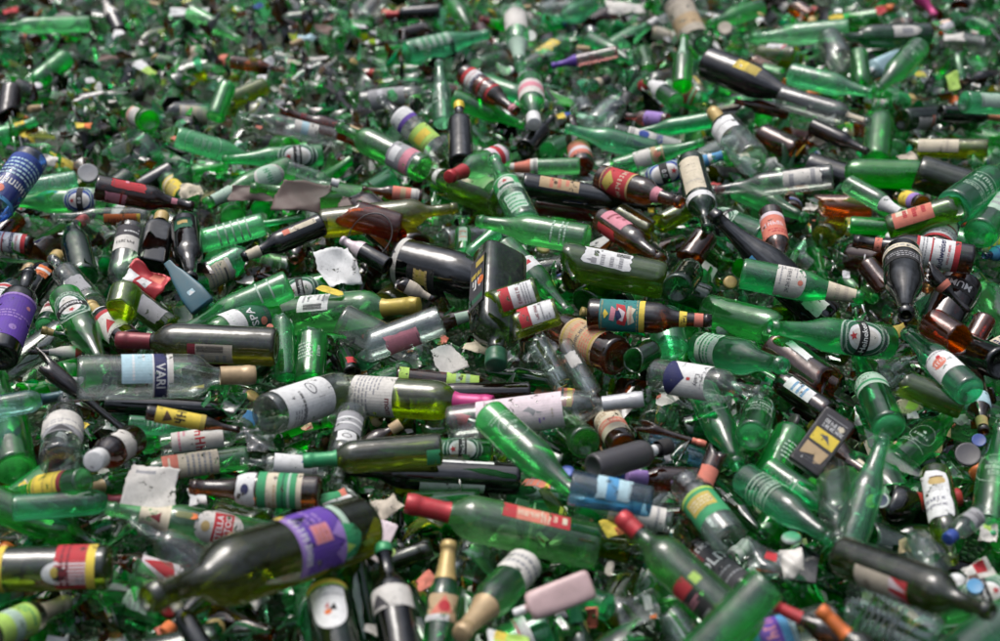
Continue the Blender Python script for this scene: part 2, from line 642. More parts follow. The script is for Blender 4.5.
    for f in bm.faces:
        lift = .0005 + .00016 * f[layer]
        for v in f.verts:
            if v in done:
                continue
            done.add(v)
            x, y, _ = v.co
            z = z0 * L + y
            if flat:
                d = FLAT[kind] * rad_at(kind, min(max(z / L, .03), .97)) * R + lift
                v.co = (d, x, z) if abs(oa) < .1 else (-x if oa < 0 else x, 0, z)
                if abs(oa) >= .1:
                    ww = rad_at(kind, min(max(z / L, .03), .97)) * R + lift
                    v.co = (x if oa < 0 else -x, math.copysign(ww, oa), z)
            else:
                r = rad_at(kind, z / L) * R + lift
                a = x / rm + oa
                v.co = (r * math.cos(a), r * math.sin(a), z)
    bm.normal_update()
    me = bpy.data.meshes.new(name)
    bm.to_mesh(me)
    bm.free()
    for m in mats:
        me.materials.append(m)
    o = bpy.data.objects.new(name, me)
    COL.objects.link(o)
    o.parent = parent
    return o


def make_cap(parent, kind, R, L, spec):
    """('foil', z0, colour) follows the neck; ('screw'|'cork', z0, colour[, radius]) is a plain stopper"""
    how, z0, c = spec[:3]
    if how == 'foil' and kind in 'WC':
        z0 = max(z0, .765)
    seg = 24
    prof = []
    if how == 'foil':
        for k in range(7):
            z = z0 + (.94 - z0) * k / 6
            rr = rad_at(kind, z) * R + .0009
            if kind in 'WGCSN':
                rr = max(rr, (.425 - .025 * (1 - k / 6)) * R + .0005)
            prof.append((z, rr))
        rr = rad_at(kind, .96) * R + .0012
        prof += [(.944, rr), (.975, rr), (.985, rr * .96), (1.004, rr * .93), (1.008, rr * .85), (1.008, 0)]
        name, m = 'foil_capsule', fmat(c)
    else:
        rr = (spec[3] if len(spec) > 3 else .48) * R
        prof = [(z0, rr * .96), (z0 + .004, rr), (1.0, rr), (1.012, rr * .96), (1.016, rr * .86), (1.016, 0)]
        if how == 'screw':
            prof[2:2] = [(z0 + (1 - z0) * t, rr * (1.0 if i % 2 else .965)) for i, t in enumerate((.2, .28, .36, .44, .52, .60))]
        name, m = ('screw_cap', plmat(c)) if how == 'screw' else ('stopper', pmat(c))
    vs, fs, prev = [], [], None
    for z, r in prof:
        if r == 0:
            vs.append((0, 0, z * L))
            for i in range(seg):
                fs.append((prev[i], prev[(i + 1) % seg], len(vs) - 1))
            break
        row = []
        for i in range(seg):
            t = 2 * math.pi * i / seg
            row.append(len(vs))
            vs.append((r * math.cos(t), r * math.sin(t), z * L))
        if prev:
            for i in range(seg):
                j = (i + 1) % seg
                fs.append((prev[i], prev[j], row[j], row[i]))
        prev = row
    return obj(name, vs, fs, [m], parent)


# ------------------------------------------------------------------ placing by where each bottle lies on the heap
HERO = []


def H(kind, col, bx, by, tx, ty, D, layer, ref, label, cap=None, labs=(), cut=None, plastic=False, name=None, asp=1.0, spin=0, face=None, cat=None):
    HERO.append(dict(kind=kind, col=col, b=(bx, by), t=(tx, ty), D=D * .955, layer=layer, ref=ref, label=label, cap=cap, labs=labs, cut=cut,
                     plastic=plastic, name=name, asp=asp, spin=spin, face=face, cat=cat))


def solve(b, t, D, asp, frac, h, face=None):
    """the two ends of a bottle of pixel width D whose axis is seen from b to t, lying at height h (its axis)"""
    mid = at((b[0] + t[0]) / 2, (b[1] + t[1]) / 2, h)
    zc = (mid - CAM).dot(FWD)
    R = D * zc / F_PX / 2
    L = R * asp * frac

    def end(anchor, px, far=False):
        d = ray(*px)
        w = CAM - anchor
        A, B, Cc = d.dot(d), 2 * d.dot(w), w.dot(w) - L * L
        disc = B * B - 4 * A * Cc
        if disc <= 0:
            return CAM + d * (-B / 2 / A)
        s = math.sqrt(disc)
        c = [CAM + d * ((-B + s) / 2 / A), CAM + d * ((-B - s) / 2 / A)]
        return c[0] if far else min(c, key=lambda p: abs(p.z - anchor.z))
    if face:                       # one end turned to the viewer, the other sunk into the heap
        zn = (at(*(b if face == 'base' else t), h) - CAM).dot(FWD)
        R = D * zn / F_PX / 2
        L = R * asp * frac
        if face == 'base':
            p = at(*b, h)
            q = end(p, t, True)
        else:
            q = at(*t, h)
            p = end(q, b, True)
        lo, hi = (q, p) if face == 'base' else (p, q)
        d = ray(*(t if face == 'base' else b))
        lim = math.sin(R2(44))
        for it in range(80):
            v = hi - lo
            if v.z <= lim * v.length or v.length < .45 * L:
                break
            lo = lo - d * .004
        return (hi, lo, R, 1.0) if face == 'base' else (lo, hi, R, 1.0)
    p = at(*b, h)
    q = end(p, t)
    if q.z < h - .004:
        q = at(*t, h)
        p = end(q, b)
    v = q - p
    lim = math.sin(R2(32))
    if abs(v.z) > lim * v.length:        # too steep for a heap: let it lie flatter and be as long as it is seen
        for it in range(60):
            lo, hi = (p, q) if p.z < q.z else (q, p)
            px = t if hi is q else b
            d = ray(*px)
            # move the high end down along its ray
            hi2 = hi + d * (.004)
            if p.z < q.z:
                q = hi2
            else:
                p = hi2
            v = q - p
            if abs(v.z) <= lim * v.length:
                break
    return p, q, R, (q - p).length / max(L, 1e-6)


def seg_dist(p1, q1, P2, Q2):
    """distances of one segment to arrays of segments (sampled)"""
    if len(P2) == 0:
        return np.zeros(0)
    ts = np.linspace(0, 1, 9)
    a = np.array(p1)[None] + (np.array(q1) - np.array(p1))[None] * ts[:, None]          # 9,3
    d = Q2 - P2                                                                          # n,3
    dd = (d * d).sum(1) + 1e-9
    w = a[:, None, :] - P2[None]                                                         # 9,n,3
    s = np.clip((w * d[None]).sum(2) / dd[None], 0, 1)
    c = P2[None] + d[None] * s[..., None]
    return np.sqrt(((a[:, None, :] - c) ** 2).sum(2)).min(0)


def frame(p, q, roll_up=0):
    z = (q - p).normalized()
    view = (CAM - (p + q) / 2).normalized()
    x = view - z * view.dot(z)
    if x.length < .05:
        x = UPV - z * UPV.dot(z)
    x.normalize()
    y = z.cross(x)
    return x, y, z
SKY, SUN, EXPO, FSTOP = .15, 0.8, 0.3, 2.3
# ------------------------------------------------------------------ label designs: (z0, z1, degrees round, roll up, paper, outline, elements)
def LB(z0, z1, w, roll, base, els=(), shape='rect', part='front_label'):
    return (z0, z1, w, roll, base, shape, list(els), part)


def oval(z0=.12, z1=.46, roll=0, w=150, blue=False, word='Heineken'):
    a = 'blue' if blue else 'dkgreen'
    return LB(z0, z1, w, roll, 'mint', [
        ('e', 0, .5, .46, 1.0, a), ('o', 0, .5, .40, 1.0, .025, 'mint'), ('e', 0, .5, .33, .80, 'white'), ('e', 0, .5, .27, .66, 'offwhite'),
        ('r', -.86, .40, .86, .60, 'black'), ('t', word, 0, .5, .13, 'white'), ('s', 0, .73, .085, 'red'),
        ('w', 0, .86, 0.040, .7, 'mint'), ('w', 0, .14, 0.040, .7, 'mint')], 'oval')


FROST = [0]


def frost(z0=.1, z1=.45, roll=0, w=120):
    """print of pale enamel straight on the glass; a different design each time"""
    FROST[0] += 1
    k = FROST[0] % 4
    if k == 0:
        e = [('o', 0, .5, .46, 1.2, .014, 'mint'), ('w', 0, .52, .11, .55, 'mint'), ('l', 3, .26, .42, 'mint', -.4, .4), ('l', 2, .62, .72, 'mint', -.4, .4)]
    elif k == 1:
        e = [('w', 0, .62, .13, .8, 'mint'), ('w', 0, .42, .09, .6, 'mint'), ('r', -.9, .78, .9, .795, 'mint'), ('r', -.9, .26, .9, .275, 'mint'), ('l', 2, .1, .22, 'mint')]
    elif k == 2:
        e = [('l', 5, .2, .8, 'mint', -.9, .1), ('w', .45, .5, .1, .4, 'mint', 90)]
    else:
        e = [('o', 0, .55, .36, 1.0, .012, 'mint'), ('s', 0, .62, .07, 'mint'), ('w', 0, .46, .09, .45, 'mint'), ('r', -.9, .06, .9, .075, 'mint'), ('l', 1, .12, .18, 'mint')]
    return LB(z0, z1, w, roll, None, e)


def bud(z0=.14, z1=.55, roll=0):
    return LB(z0, z1, 165, roll, 'white', [('r', -1, 0, 1, .13, 'red'), ('r', -1, .93, 1, 1, 'red'), ('l', 2, .74, .88, 'grey'), ('r', -.9, .62, .9, .655, 'red'),
                                           ('t', 'Budweiser', 0, .42, .17, 'navy'), ('t', 'KING OF BEERS', 0, .25, .06, 'red')])


def text_lab(z0, z1, w, roll, base, n=6, ink='grey', head=None, hc='black', shape='rect'):
    e = [('l', n, .12, .68, ink)]
    if head:
        e.append(('t', head, 0, .83, .14, hc))
    return LB(z0, z1, w, roll, base, e, shape)


def barcode(z0, z1, w, roll, base='white', strip=None):
    e = [('l', 5, .1, .9, 'grey', -.85, .1), ('b', .3, .2, .85, .8, 'black')]
    if strip:
        e.insert(0, ('r', -1, .82, 1, 1, strip))
    return LB(z0, z1, w, roll, base, e, 'rect', 'back_label')


def band(z0, z1, c, els=(), w=200, roll=0, part='neck_label'):
    return LB(z0, z1, w, roll, c, els, 'rect', part)


def medal(col='white'):
    return [('e', 0, .5, .42, 1, col), ('o', 0, .5, .40, 1, .03, 'grey'), ('p', [(-.15, .5), (.12, .62), (.25, .45), (.0, .34)], 'black'), ('p', [(-.2, .62), (.05, .7), (.1, .6), (-.1, .55)], 'orange')]


# ================================================================== the bottom edge of the picture
H('W', 'dolive', 110, 567, -78, 571, 47, 2, 'red and yellow banded bottle', 'olive wine bottle with red and yellow label and white round medal, at the frame edge', labs=[
    LB(.06, .275, 150, 12, 'red', [('r', -1, 0, 1, .22, 'yellow'), ('l', 2, .6, .9, 'dred')]),
    LB(.10, .34, 62, -14, 'white', [('e', -.05, .62, .17, 1.0, 'black'), ('e', .1, .72, .09, 1.4, 'ochre'), ('p', [(-.3, .5), (.3, .42), (.1, .68)], 'dred'), ('l', 3, .05, .25, 'grey')], 'arch', 'medal_sticker'),
    LB(.55, .62, 170, 0, 'red', [('r', -1, 0, 1, .5, 'yellow')], 'rect', 'neck_label')])
H('W', 'dolive', 362, 527, 146, 599, 70, 4, 'purple label bottle', 'very large dark wine bottle with purple label and green leaf print', labs=[
    LB(.21, .43, 135, 12, 'purple', [('r', -1, .84, 1, 1.0, 'lilac'), ('w', 0, .84, 0.136, .7, 'white'), ('r', -.25, .28, .25, .66, 'pink'), ('l', 3, .32, .62, 'coral', -.2, .2), ('l', 3, .3, .7, 'lilac', .3, .95),
                                     ('p', [(-1, 0), (-.6, .25), (-.35, .02), (-.1, .28), (.2, .0)], 'lilac'), ('r', .82, .84, 1, 1.0, 'yellow')]),
    LB(.13, .212, 70, -16, None, [('p', [(-1, 1), (-.8, .35), (-.55, .7), (-.3, .1), (-.05, .65), (.2, .0), (.45, .6), (.75, .3), (1, 1)], 'green'), ('p', [(-.6, 1), (-.3, .4), (0, 1)], 'lime')], 'rect', 'leaf_print'),
    LB(.17, .20, 120, 8, 'mint', (), 'rect', 'neck_label')])
H('W', 'wgreen', 597, 547, 407, 503, 48, 3, 'red capsule green wine bottle', 'long green wine bottle with bright red neck capsule and narrow red label', cap=('foil', .775, 'red'), labs=[
    LB(.17, .52, 44, 46, 'coral', [('r', -1, .0, 1, .3, 'red'), ('w', 0, .55, 0.112, .7, 'cream', 90), ('r', -1, .8, 1, 1, 'red'), ('r', -.5, .05, .5, .12, 'cream'), ('l', 3, .3, .45, 'cream')])])
H('N', 'black', 206, 654, 172, 598, 23, 6, 'white topped dark bottle', 'small dark bottle with dull white foil top, at the neck of the purple label bottle', cap=('foil', .78, 'offwhite'))
H('P', 'plastpink', 592, 583, 515, 613, 31, 3, 'pink flask', 'pale pink rounded plastic flask with a white nozzle', plastic=True, cap=('screw', .86, 'white', .3))
H('W', 'wgreen', 752, 637, 621, 517, 45, 4, 'black and red label wine bottle', 'green wine bottle with red capsule, black and red label with barcode and lime sticker', cap=('foil', .86, 'red'), labs=[
    LB(.17, .48, 62, -38, 'black', [('r', -1, .72, 1, 1, 'red'), ('l', 3, .46, .68, 'pink'), ('r', -.5, .06, .6, .26, 'grey'), ('b', -.4, .08, .5, .24, 'black')]),
    LB(.39, .45, 24, 14, 'lime', (), 'rect', 'sticker')])
H('W', 'wgreen', 768, 583, 648, 706, 42, 5, 'empty green bottle across', 'unlabelled green wine bottle lying base up across the black and red label bottle')
H('J', 'clear', 731, 541, 684, 482, 41, 4, 'jar with green label', 'clear glass jar with threaded mouth and grass green label', asp=1.5, face='base', labs=[
    LB(.26, .66, 150, 0, 'green', [('p', [(-.6, .3), (.6, .3), (.6, .8), (-.6, .8)], 'ochre'), ('l', 3, .4, .7, 'cream', -.5, .5), ('r', -1, .92, 1, 1, 'lime')])])
H('W', 'black', 752, 594, 672, 532, 31, 2, 'charcoal bottle lettered old', 'dark grey bottle with white letters and a red strip, behind the green wine bottle', labs=[
    LB(.1, .7, 150, 8, 'char', [('t', 'OLD', .0, .52, .2, 'white', 0), ('r', -.6, .62, -.2, .95, 'dred'), ('w', .3, .8, 0.080, .7, 'white'), ('l', 3, .1, .3, 'grey')])])
H('S', 'grey', 838, 622, 690, 662, 44, 3, 'blue and purple label bottle', 'dusty clear bottle with sky blue and purple label at the bottom edge', labs=[
    LB(.3, .62, 150, 10, 'sky', [('r', -1, .28, 1, .75, 'purple'), ('w', 0, .5, 0.240, .7, 'pink'), ('r', -1, 0, 1, .1, 'aqua')])])
H('B', 'dbrown', 885, 660, 772, 604, 27, 4, 'red foil brown bottle', 'brown bottle with a red foil neck, half under the blue and purple label bottle', cap=('foil', .74, 'red'))
H('W', 'dolive', 935, 722, 820, 609, 33, 5, 'orange capsule bottle', 'dark wine bottle with bright orange neck capsule, body below the frame', cap=('foil', .70, 'orange'))
H('W', 'dolive', 842, 556, 992, 612, 46, 4, 'dusty dark bottle with beige label', 'large dark bottle with grey base disc, beige label and red diamond print', labs=[
    LB(.20, .44, 80, -46, 'beige', [('o', .1, .35, .09, 1.2, .02, 'brown'), ('l', 1, .3, .4, 'brown', -.1, .4)]),
    LB(.442, .56, 76, -44, 'red', [('p', [(-1, 0), (-.3, 1), (-.3, 0)], 'pinkw'), ('p', [(.0, 0), (.5, 1), (.5, 0)], 'pinkw'), ('r', .6, 0, 1, 1, 'dred')], 'rect', 'neck_label')])
H('J', 'clear', 936, 641, 852, 600, 50, 3, 'ribbed clear jar', 'broken clear jar with ribbed wall and green chips inside, near the orange capsule', cut=(0, .86), labs=[
    LB(.35, .72, 160, 18, None, [('r', -1, .1 + .16 * i, 1, .15 + .16 * i, 'grey') for i in range(6)])])
H('K', 'green', 940, 611, 1085, 566, 36, 2, 'corner green beer bottle', 'green beer bottle with white oval label partly outside the right edge', labs=[oval(.18, .5, 10)])
H('W', 'lgreen', 925, 684, 1052, 588, 50, 4, 'corner green wine bottle', 'pale green bottle cut by the lower right corner of the photo')
H('T', 'clear', 915, 540, 936, 566, 36, 5, 'empty tumbler', 'clear drinking glass lying with its open rim toward the viewer', face='neck')
H('N', 'clear', 982, 512, 948, 539, 22, 5, 'blue cap bottle', 'small clear bottle with a bright blue cap', cap=('screw', .84, 'blue', .62), labs=[LB(.2, .5, 120, 0, 'grey', [('l', 3, .2, .8, 'black')])])
H('W', 'olive', 935, 473, 952, 562, 33, 3, 'white label olive bottle', 'olive green bottle with a torn white label, gold crest and blue print', labs=[
    LB(.08, .66, 120, 12, 'white', [('e', -.2, .24, .085, 1.4, 'gold'), ('l', 3, .32, .46, 'grey', -.5, .6), ('w', .1, .6, 0.064, .7, 'navy', 180), ('w', .1, .72, 0.048, .7, 'navy', 180), ('r', -.6, .16, .2, .18, 'brown')], 'torn')])
H('B', 'green', 166, 612, 78, 580, 33, 1, 'frosted green beer bottle', 'green beer bottle with a pale frosted label patch, below the banded bottle', labs=[LB(.08, .36, 90, 10, 'mint', [('l', 3, .2, .8, 'grey')], 'torn')])
H('G', 'dolive', 232, 570, 165, 632, 27, 1, 'orange topped bottle', 'dark bottle whose round orange and cream cap faces the viewer', cap=('cork', .90, 'orange', .55))
H('B', 'clear', -20, 640, 66, 602, 34, 2, 'lime label bottle', 'clear bottle with lime green label and pinkish beige neck foil', cap=('foil', .62, 'beige'), labs=[LB(.1, .52, 160, 0, 'lime', [('r', -1, .35, 1, .6, 'mint'), ('l', 2, .7, .9, 'green')])])
H('S', 'dgreen', 340, 664, 321, 560, 46, 2, 'white shield label bottle', 'dark green bottle with white shield label under a yellow strip and small emblem', labs=[
    LB(.17, .56, 95, 0, 'white', [('p', [(-.1, .42), (.3, .58), (.38, .4)], 'black'), ('e', -.12, .38, .06, 1, 'orange'), ('p', [(-.25, .5), (.0, .6), (-.05, .46)], 'red'), ('l', 2, .76, .9, 'grey')], 'shield'),
    LB(.575, .63, 130, 0, 'yellow', [('r', -1, 0, 1, .3, 'lime')], 'rect', 'neck_label')])
H('K', 'dgreen', 366, 646, 347, 556, 40, 1, 'dark green bottle behind shield', 'dark green broken bottle right beside the white shield label', cut=(0, .6))
H('W', 'black', 408, 692, 383, 546, 42, 3, 'green tipped dark bottle', 'black wine bottle standing out with a green tipped neck and ragged white label', cap=('foil', .955, 'green'), labs=[LB(.5, .66, 200, 20, 'offwhite', [('p', [(-.6, .2), (-.2, .7), (.1, .1)], 'char')], 'torn')])
H('K', 'green', 437, 660, 449, 543, 33, 3, 'gold foil beer bottle', 'green beer bottle with gold and red neck foil and torn red label', cap=('foil', .66, 'gold'), labs=[
    LB(.28, .52, 130, 0, 'tan', [('p', [(-.7, .2), (.1, .9), (.6, .3)], 'coral'), ('e', .1, .5, .2, 1, 'red'), ('r', -1, 0, .4, .2, 'white')], 'torn')])
H('K', 'green', 526, 563, 461, 634, 40, 3, 'tan foil beer bottle', 'green bottle with crumpled white label at its base and tan neck foil', cap=('foil', .64, 'tan'), labs=[LB(.03, .30, 170, 0, 'offwhite', [('l', 2, .2, .8, 'grey')], 'torn')])
H('K', 'dgreen', 590, 692, 572, 598, 25, 2, 'teal foil bottle', 'dark green bottle with a teal neck foil below the pink flask', cap=('foil', .72, 'green'))
H('J', 'clear', 694, 652, 668, 612, 32, 2, 'small clear jar', 'small dirty clear jar below the black and red label bottle', cut=(0, .9))
H('W', 'olive', 604, 622, 625, 585, 36, 0, 'olive bottle base', 'broken olive bottle base below the pink flask', cut=(0, .4))
H('B', 'green', 268, 537, 106, 508, 34, 2, 'red crest label beer bottle', 'green beer bottle with white and red crest label and cream neck label', labs=[
    LB(.17, .47, 150, 0, 'offwhite', [('r', -.75, .22, .8, .62, 'red'), ('t', 'STELLA', 0, .50, .15, 'white'), ('t', 'ARTOIS', 0, .33, .15, 'white'), ('e', 0, .78, .09, 1.2, 'gold'), ('l', 2, .05, .18, 'grey', -.4, .4)], 'oval'),
    band(.62, .80, 'cream', [('p', [(-.3, .3), (.0, .7), (.3, .3)], 'dred')])])
H('S', 'clear', 240, 594, 130, 518, 34, 3, 'clear long neck bottle', 'clear bottle with a long streaked neck, beside the purple label bottle')
H('B', 'amber', 192, 580, 122, 560, 22, 1, 'amber bottle with torn label', 'broken amber bottle with red and white torn label below the clear neck', cut=(0, .7), labs=[LB(.1, .55, 140, 20, 'pinkw', [('p', [(-1, .1), (.2, .9), (.8, .3)], 'red')], 'torn')])
H('W', 'wgreen', -28, 494, 108, 548, 36, 1, 'plain green wine bottle', 'unlabelled green wine bottle above the red and yellow banded bottle')
H('W', 'grey', 22, 530, -110, 522, 24, 1, 'grey bottle end', 'grey glass bottle whose base end shows at the left edge')
H('B', 'green', -12, 600, 36, 580, 24, 1, 'blue sticker beer bottle', 'green bottle with a small white and blue label at the left edge', labs=[LB(.2, .6, 120, 10, 'aqua', [('r', -1, .3, 1, .6, 'white')], 'torn')])

# ================================================================== the fourth band
H('K', 'green', 15, 470, -2, 374, 42, 2, 'big green beer bottle', 'large dusty green beer bottle with base toward the viewer at the left edge', labs=[frost(.3, .55, 20)])
H('S', 'grey', 60, 462, 66, 398, 43, 4, 'white band dark bottle', 'smoky clear bottle with a white paper band round the body and foil flakes', face='base', labs=[
    LB(.30, .52, 170, 0, 'offwhite', [('l', 2, .1, .4, 'grey')]), LB(.2, .30, 150, 0, 'grey', [('p', [(-.7, .2), (-.1, .9), (.5, .1)], 'char')], 'torn', 'torn_label')])
H('W', 'aqua', -42, 414, 66, 395, 25, 3, 'teal capsule bottle', 'pale aqua bottle with dark teal neck capsule', cap=('foil', .66, 'dteal'))
H('W', 'dbrown', 40, 362, 129, 434, 19, 3, 'dusty brown neck', 'dusty dark brown bottle neck pointing down toward the white torn paper', cut=(.55, 1))
H('N', 'brown', 132, 440, 94, 461, 34, 3, 'white cap brown bottle', 'brown medicine bottle whose round white cap faces the viewer', cap=('cork', .86, 'white', .62), labs=[LB(.3, .6, 140, 0, 'offwhite', [], 'torn')])
H('B', 'green', 84, 481, 8, 494, 28, 3, 'yellow label beer bottle', 'green beer bottle with a wide yellow label and a thin red edge', labs=[LB(.18, .62, 170, 0, 'yellow', [('r', -1, 0, 1, .12, 'dred'), ('l', 4, .3, .85, 'ochre'), ('r', -1, .2, 1, .24, 'ochre')])])
H('W', 'dgreen', 175, 472, 78, 491, 30, 2, 'tan capsule bottle', 'dark green bottle with tan capsule, beside the white cap brown bottle', cap=('foil', .68, 'tan'))
H('W', 'green', 12, 508, 136, 499, 27, 2, 'crimson capsule bottle', 'green wine bottle with crimson capsule, under the torn white paper', cap=('foil', .67, 'dred'))
H('W', 'wgreen', 248, 457, 108, 477, 26, 3, 'cream label wine bottle', 'slim green wine bottle with cream label and red corner', labs=[LB(.22, .62, 150, 5, 'cream', [('r', -1, .72, 1, 1, 'coral'), ('l', 5, .1, .6, 'grey', -.7, .7), ('r', -.5, .86, .6, .9, 'cream')])])
H('S', 'clear', 160, 446, 262, 431, 23, 3, 'clear bottle with red print', 'clear bottle with white label and red print, lying left of the big white label', labs=[LB(.12, .62, 160, 10, 'offwhite', [('w', .1, .55, 0.200, .7, 'red'), ('l', 2, .1, .3, 'pink')])])
H('N', 'dbrown', 146, 412, 240, 430, 16, 3, 'yellow label small bottle', 'small brown bottle with bright yellow label and dark logo', labs=[LB(.1, .62, 180, 0, 'yellow', [('w', 0, .5, 0.200, .7, 'black'), ('p', [(-.5, .2), (.2, .35), (.5, .15)], 'brown'), ('r', -1, .9, 1, 1, 'ochre')])])
H('W', 'navy', 104, 404, 262, 412, 20, 1, 'blue black bottle', 'blue black bottle lying under the clear bottle with tan stopper')
H('K', 'lgreen', 128, 424, 222, 432, 19, 2, 'pale print beer bottle', 'pale green bottle with white printed lettering, below the yellow label small bottle', labs=[frost(.1, .5)])
H('W', 'grey', 266, 415, 338, 391, 43, 3, 'big white label bottle', 'smoky clear bottle almost covered by a large dirty white label', cut=(0, .62), labs=[
    LB(.06, .46, 165, 0, 'white', [('o', -.42, .62, .085, 1.4, .02, 'dgrey'), ('l', 1, .60, .64, 'dgrey', -.5, -.3), ('w', .3, .35, 0.048, .7, 'black'), ('l', 5, .12, .4, 'grey', .2, .9), ('r', -.02, .66, .0, .8, 'grey')])])
H('N', 'clear', 240, 432, 264, 400, 24, 2, 'clear bottle with blue scrap', 'little clear bottle with a sky blue label scrap against the big white label', labs=[LB(.1, .35, 80, 0, 'sky', [], 'torn')])
H('W', 'olive', 338, 394, 492, 404, 42, 3, 'white label pink capsule wine', 'dark olive wine bottle with wide white text label and raspberry pink capsule', cap=('foil', .76, 'magenta'), labs=[
    LB(.12, .40, 175, 6, 'offwhite', [('l', 8, .1, .78, 'grey', -.8, .8), ('t', 'mom', .42, .88, .12, 'dred')])])
H('W', 'clear', 448, 424, 642, 399, 37, 3, 'pale pink label wine bottle', 'clear wine bottle with broad pale pink label, bird emblem and silver neck', cap=('foil', .80, 'silver'), labs=[
    LB(.16, .60, 170, 8, 'pinkw', [('p', [(-.16, .62), (.02, .70), (.2, .66), (.05, .62), (-.02, .54)], 'grey'), ('p', [(.02, .70), (.1, .78), (.12, .70)], 'grey'), ('l', 1, .86, .9, 'beige', .0, .5), ('l', 2, .7, .8, 'lilac', .3, .6)])])
H('K', 'green', 488, 415, 581, 499, 39, 4, 'slanting green beer bottle', 'bright green beer bottle slanting in front of the pale pink label', labs=[frost(.12, .42, 30)])
H('W', 'wgreen', 585, 443, 560, 420, 35, 4, 'punted olive bottle base', 'olive bottle seen straight at its round punted base', face='base', cut=(0, .66))
H('T', 'aqua', 652, 502, 570, 487, 38, 4, 'aqua tumbler', 'pale aqua glass open at the end, with blue and white scraps', labs=[LB(.25, .7, 100, 30, 'aqua', [('r', -1, .4, 1, .7, 'sky')], 'torn')])
H('N', 'clear', 672, 522, 574, 500, 25, 3, 'white printed bottle', 'clear bottle with white label full of small print, under the aqua tumbler', labs=[LB(.08, .64, 150, 0, 'offwhite', [('l', 7, .08, .92, 'grey')])])
H('S', 'char', 593, 468, 668, 446, 29, 5, 'charcoal bottle', 'charcoal grey plastic bottle with white shoulder and black stopper', plastic=True, name='plastic_bottle', cap=('cork', .86, 'black', .62), labs=[LB(.70, .82, 180, 0, 'white', [], 'rect', 'white_collar')])
H('N', 'brown', 706, 481, 628, 477, 27, 3, 'lavender cap bottle', 'brown bottle with a lavender screw cap', cap=('screw', .76, 'lilac', .62))
H('B', 'brown', 623, 447, 592, 392, 30, 3, 'orange band beer bottle', 'brown beer bottle with cream and orange banded label near its base', labs=[LB(.12, .46, 170, 0, 'cream', [('r', -1, .28, 1, .55, 'coral'), ('w', 0, .42, 0.128, .7, 'cream'), ('l', 2, .7, .9, 'tan')])])
H('B', 'aqua', 648, 440, 722, 466, 21, 2, 'pale aqua bottle', 'pale aqua bottle behind the charcoal bottle', cut=(0, .8))
H('B', 'brown', 640, 425, 705, 444, 13, 3, 'red tipped brown neck', 'slim brown bottle neck with a red tip above the pale aqua bottle', cut=(.5, 1), cap=('foil', .9, 'coral'))
H('K', 'green', 703, 392, 738, 466, 35, 3, 'open green beer bottle', 'green beer bottle pointing its open mouth down beside the red tipped neck', labs=[frost(.14, .46)])
H('K', 'green', 752, 436, 766, 390, 35, 4, 'round green base bottle', 'green beer bottle showing its bright round base to the viewer', face='base', labs=[frost(.2, .5)])
H('K', 'green', 792, 432, 765, 486, 36, 2, 'shattered green bottle', 'shattered green bottle left of the black flask', cut=(0, .55), labs=[frost(.1, .4)])
H('K', 'green', 744, 478, 834, 541, 36, 4, 'ribbed green beer bottle', 'green beer bottle with white printed rings, neck toward the dusty dark bottle', labs=[
    LB(.16, .46, 150, 10, None, [('r', -1, .05 + .14 * i, 1, .08 + .14 * i, 'mint') for i in range(6)] + [('w', 0, .6, 0.128, .7, 'mint')])])
H('K', 'green', 768, 468, 846, 522, 28, 3, 'second ribbed green bottle', 'green bottle with white lettering lying just above the ribbed green beer bottle', labs=[LB(.2, .5, 90, 0, None, [('w', 0, .5, 0.160, .7, 'mint'), ('r', -.8, .7, .8, .75, 'mint')])])
H('B', 'brown', 700, 494, 717, 452, 22, 3, 'copper brown fragment', 'copper brown broken bottle standing next to the jar with green label', cut=(0, .5), labs=[LB(.1, .3, 120, 0, 'coral', [], 'torn')])
H('K', 'dgreen', 714, 488, 764, 536, 25, 1, 'dark green lettered bottle', 'dark green bottle with small white letters below the ribbed bottle', labs=[LB(.2, .5, 80, 10, None, [('w', 0, .5, 0.200, .7, 'white')])])
H('X', 'black', 803, 468, 840, 417, 35, 4, 'black flask with yellow label', 'flat black flask with yellow panel, beige panel and white title', plastic=True, labs=[
    LB(.06, .96, 92, 0, 'char', [('w', .1, .82, 0.072, .7, 'white'), ('w', .1, .73, 0.064, .7, 'white'), ('e', .55, .82, .05, 1, 'cream'), ('r', -.8, .40, .85, .64, 'yellow'), ('p', [(-.4, .55), (.1, .6), (.5, .46), (.2, .5)], 'dgrey'), ('p', [(-.8, .1), (-.8, .35), (.8, .33), (.7, .12), (.3, .06), (.1, .2)], 'tan'), ('r', -.7, .9, .8, .915, 'grey'), ('e', -.5, .05, .02, 1, 'white')])])
H('B', 'dbrown', 828, 414, 782, 382, 28, 3, 'brown bottle with white slip', 'brown bottle with a small white paper slip above the black flask', cut=(0, .6), labs=[LB(.18, .5, 60, 20, 'white', [('l', 3, .2, .8, 'sky')])])
H('S', 'grey', 832, 470, 838, 540, 35, 4, 'smoky clear bottle', 'dusty smoky clear bottle with its neck down between two green bottles')
H('K', 'green', 846, 552, 884, 436, 34, 4, 'upright long neck bottle', 'green long neck bottle standing nearly upright with open mouth on top')
H('K', 'bgreen', 889, 427, 858, 358, 35, 3, 'bright green beer bottle', 'bright emerald beer bottle with frosted neck label above the upright long neck bottle', labs=[LB(.42, .60, 150, 0, 'mint', [('r', -1, .2, 1, .35, 'green'), ('l', 2, .5, .9, 'green')])])
H('K', 'green', 893, 466, 960, 408, 33, 2, 'frosted diagonal bottle', 'green beer bottle with frosted body right of the upright long neck bottle', labs=[frost(.2, .5, 15)])
H('W', 'olive', 963, 406, 905, 384, 30, 3, 'olive grey fragment', 'broken olive grey bottle body below the crest label green bottle', cut=(0, .5))
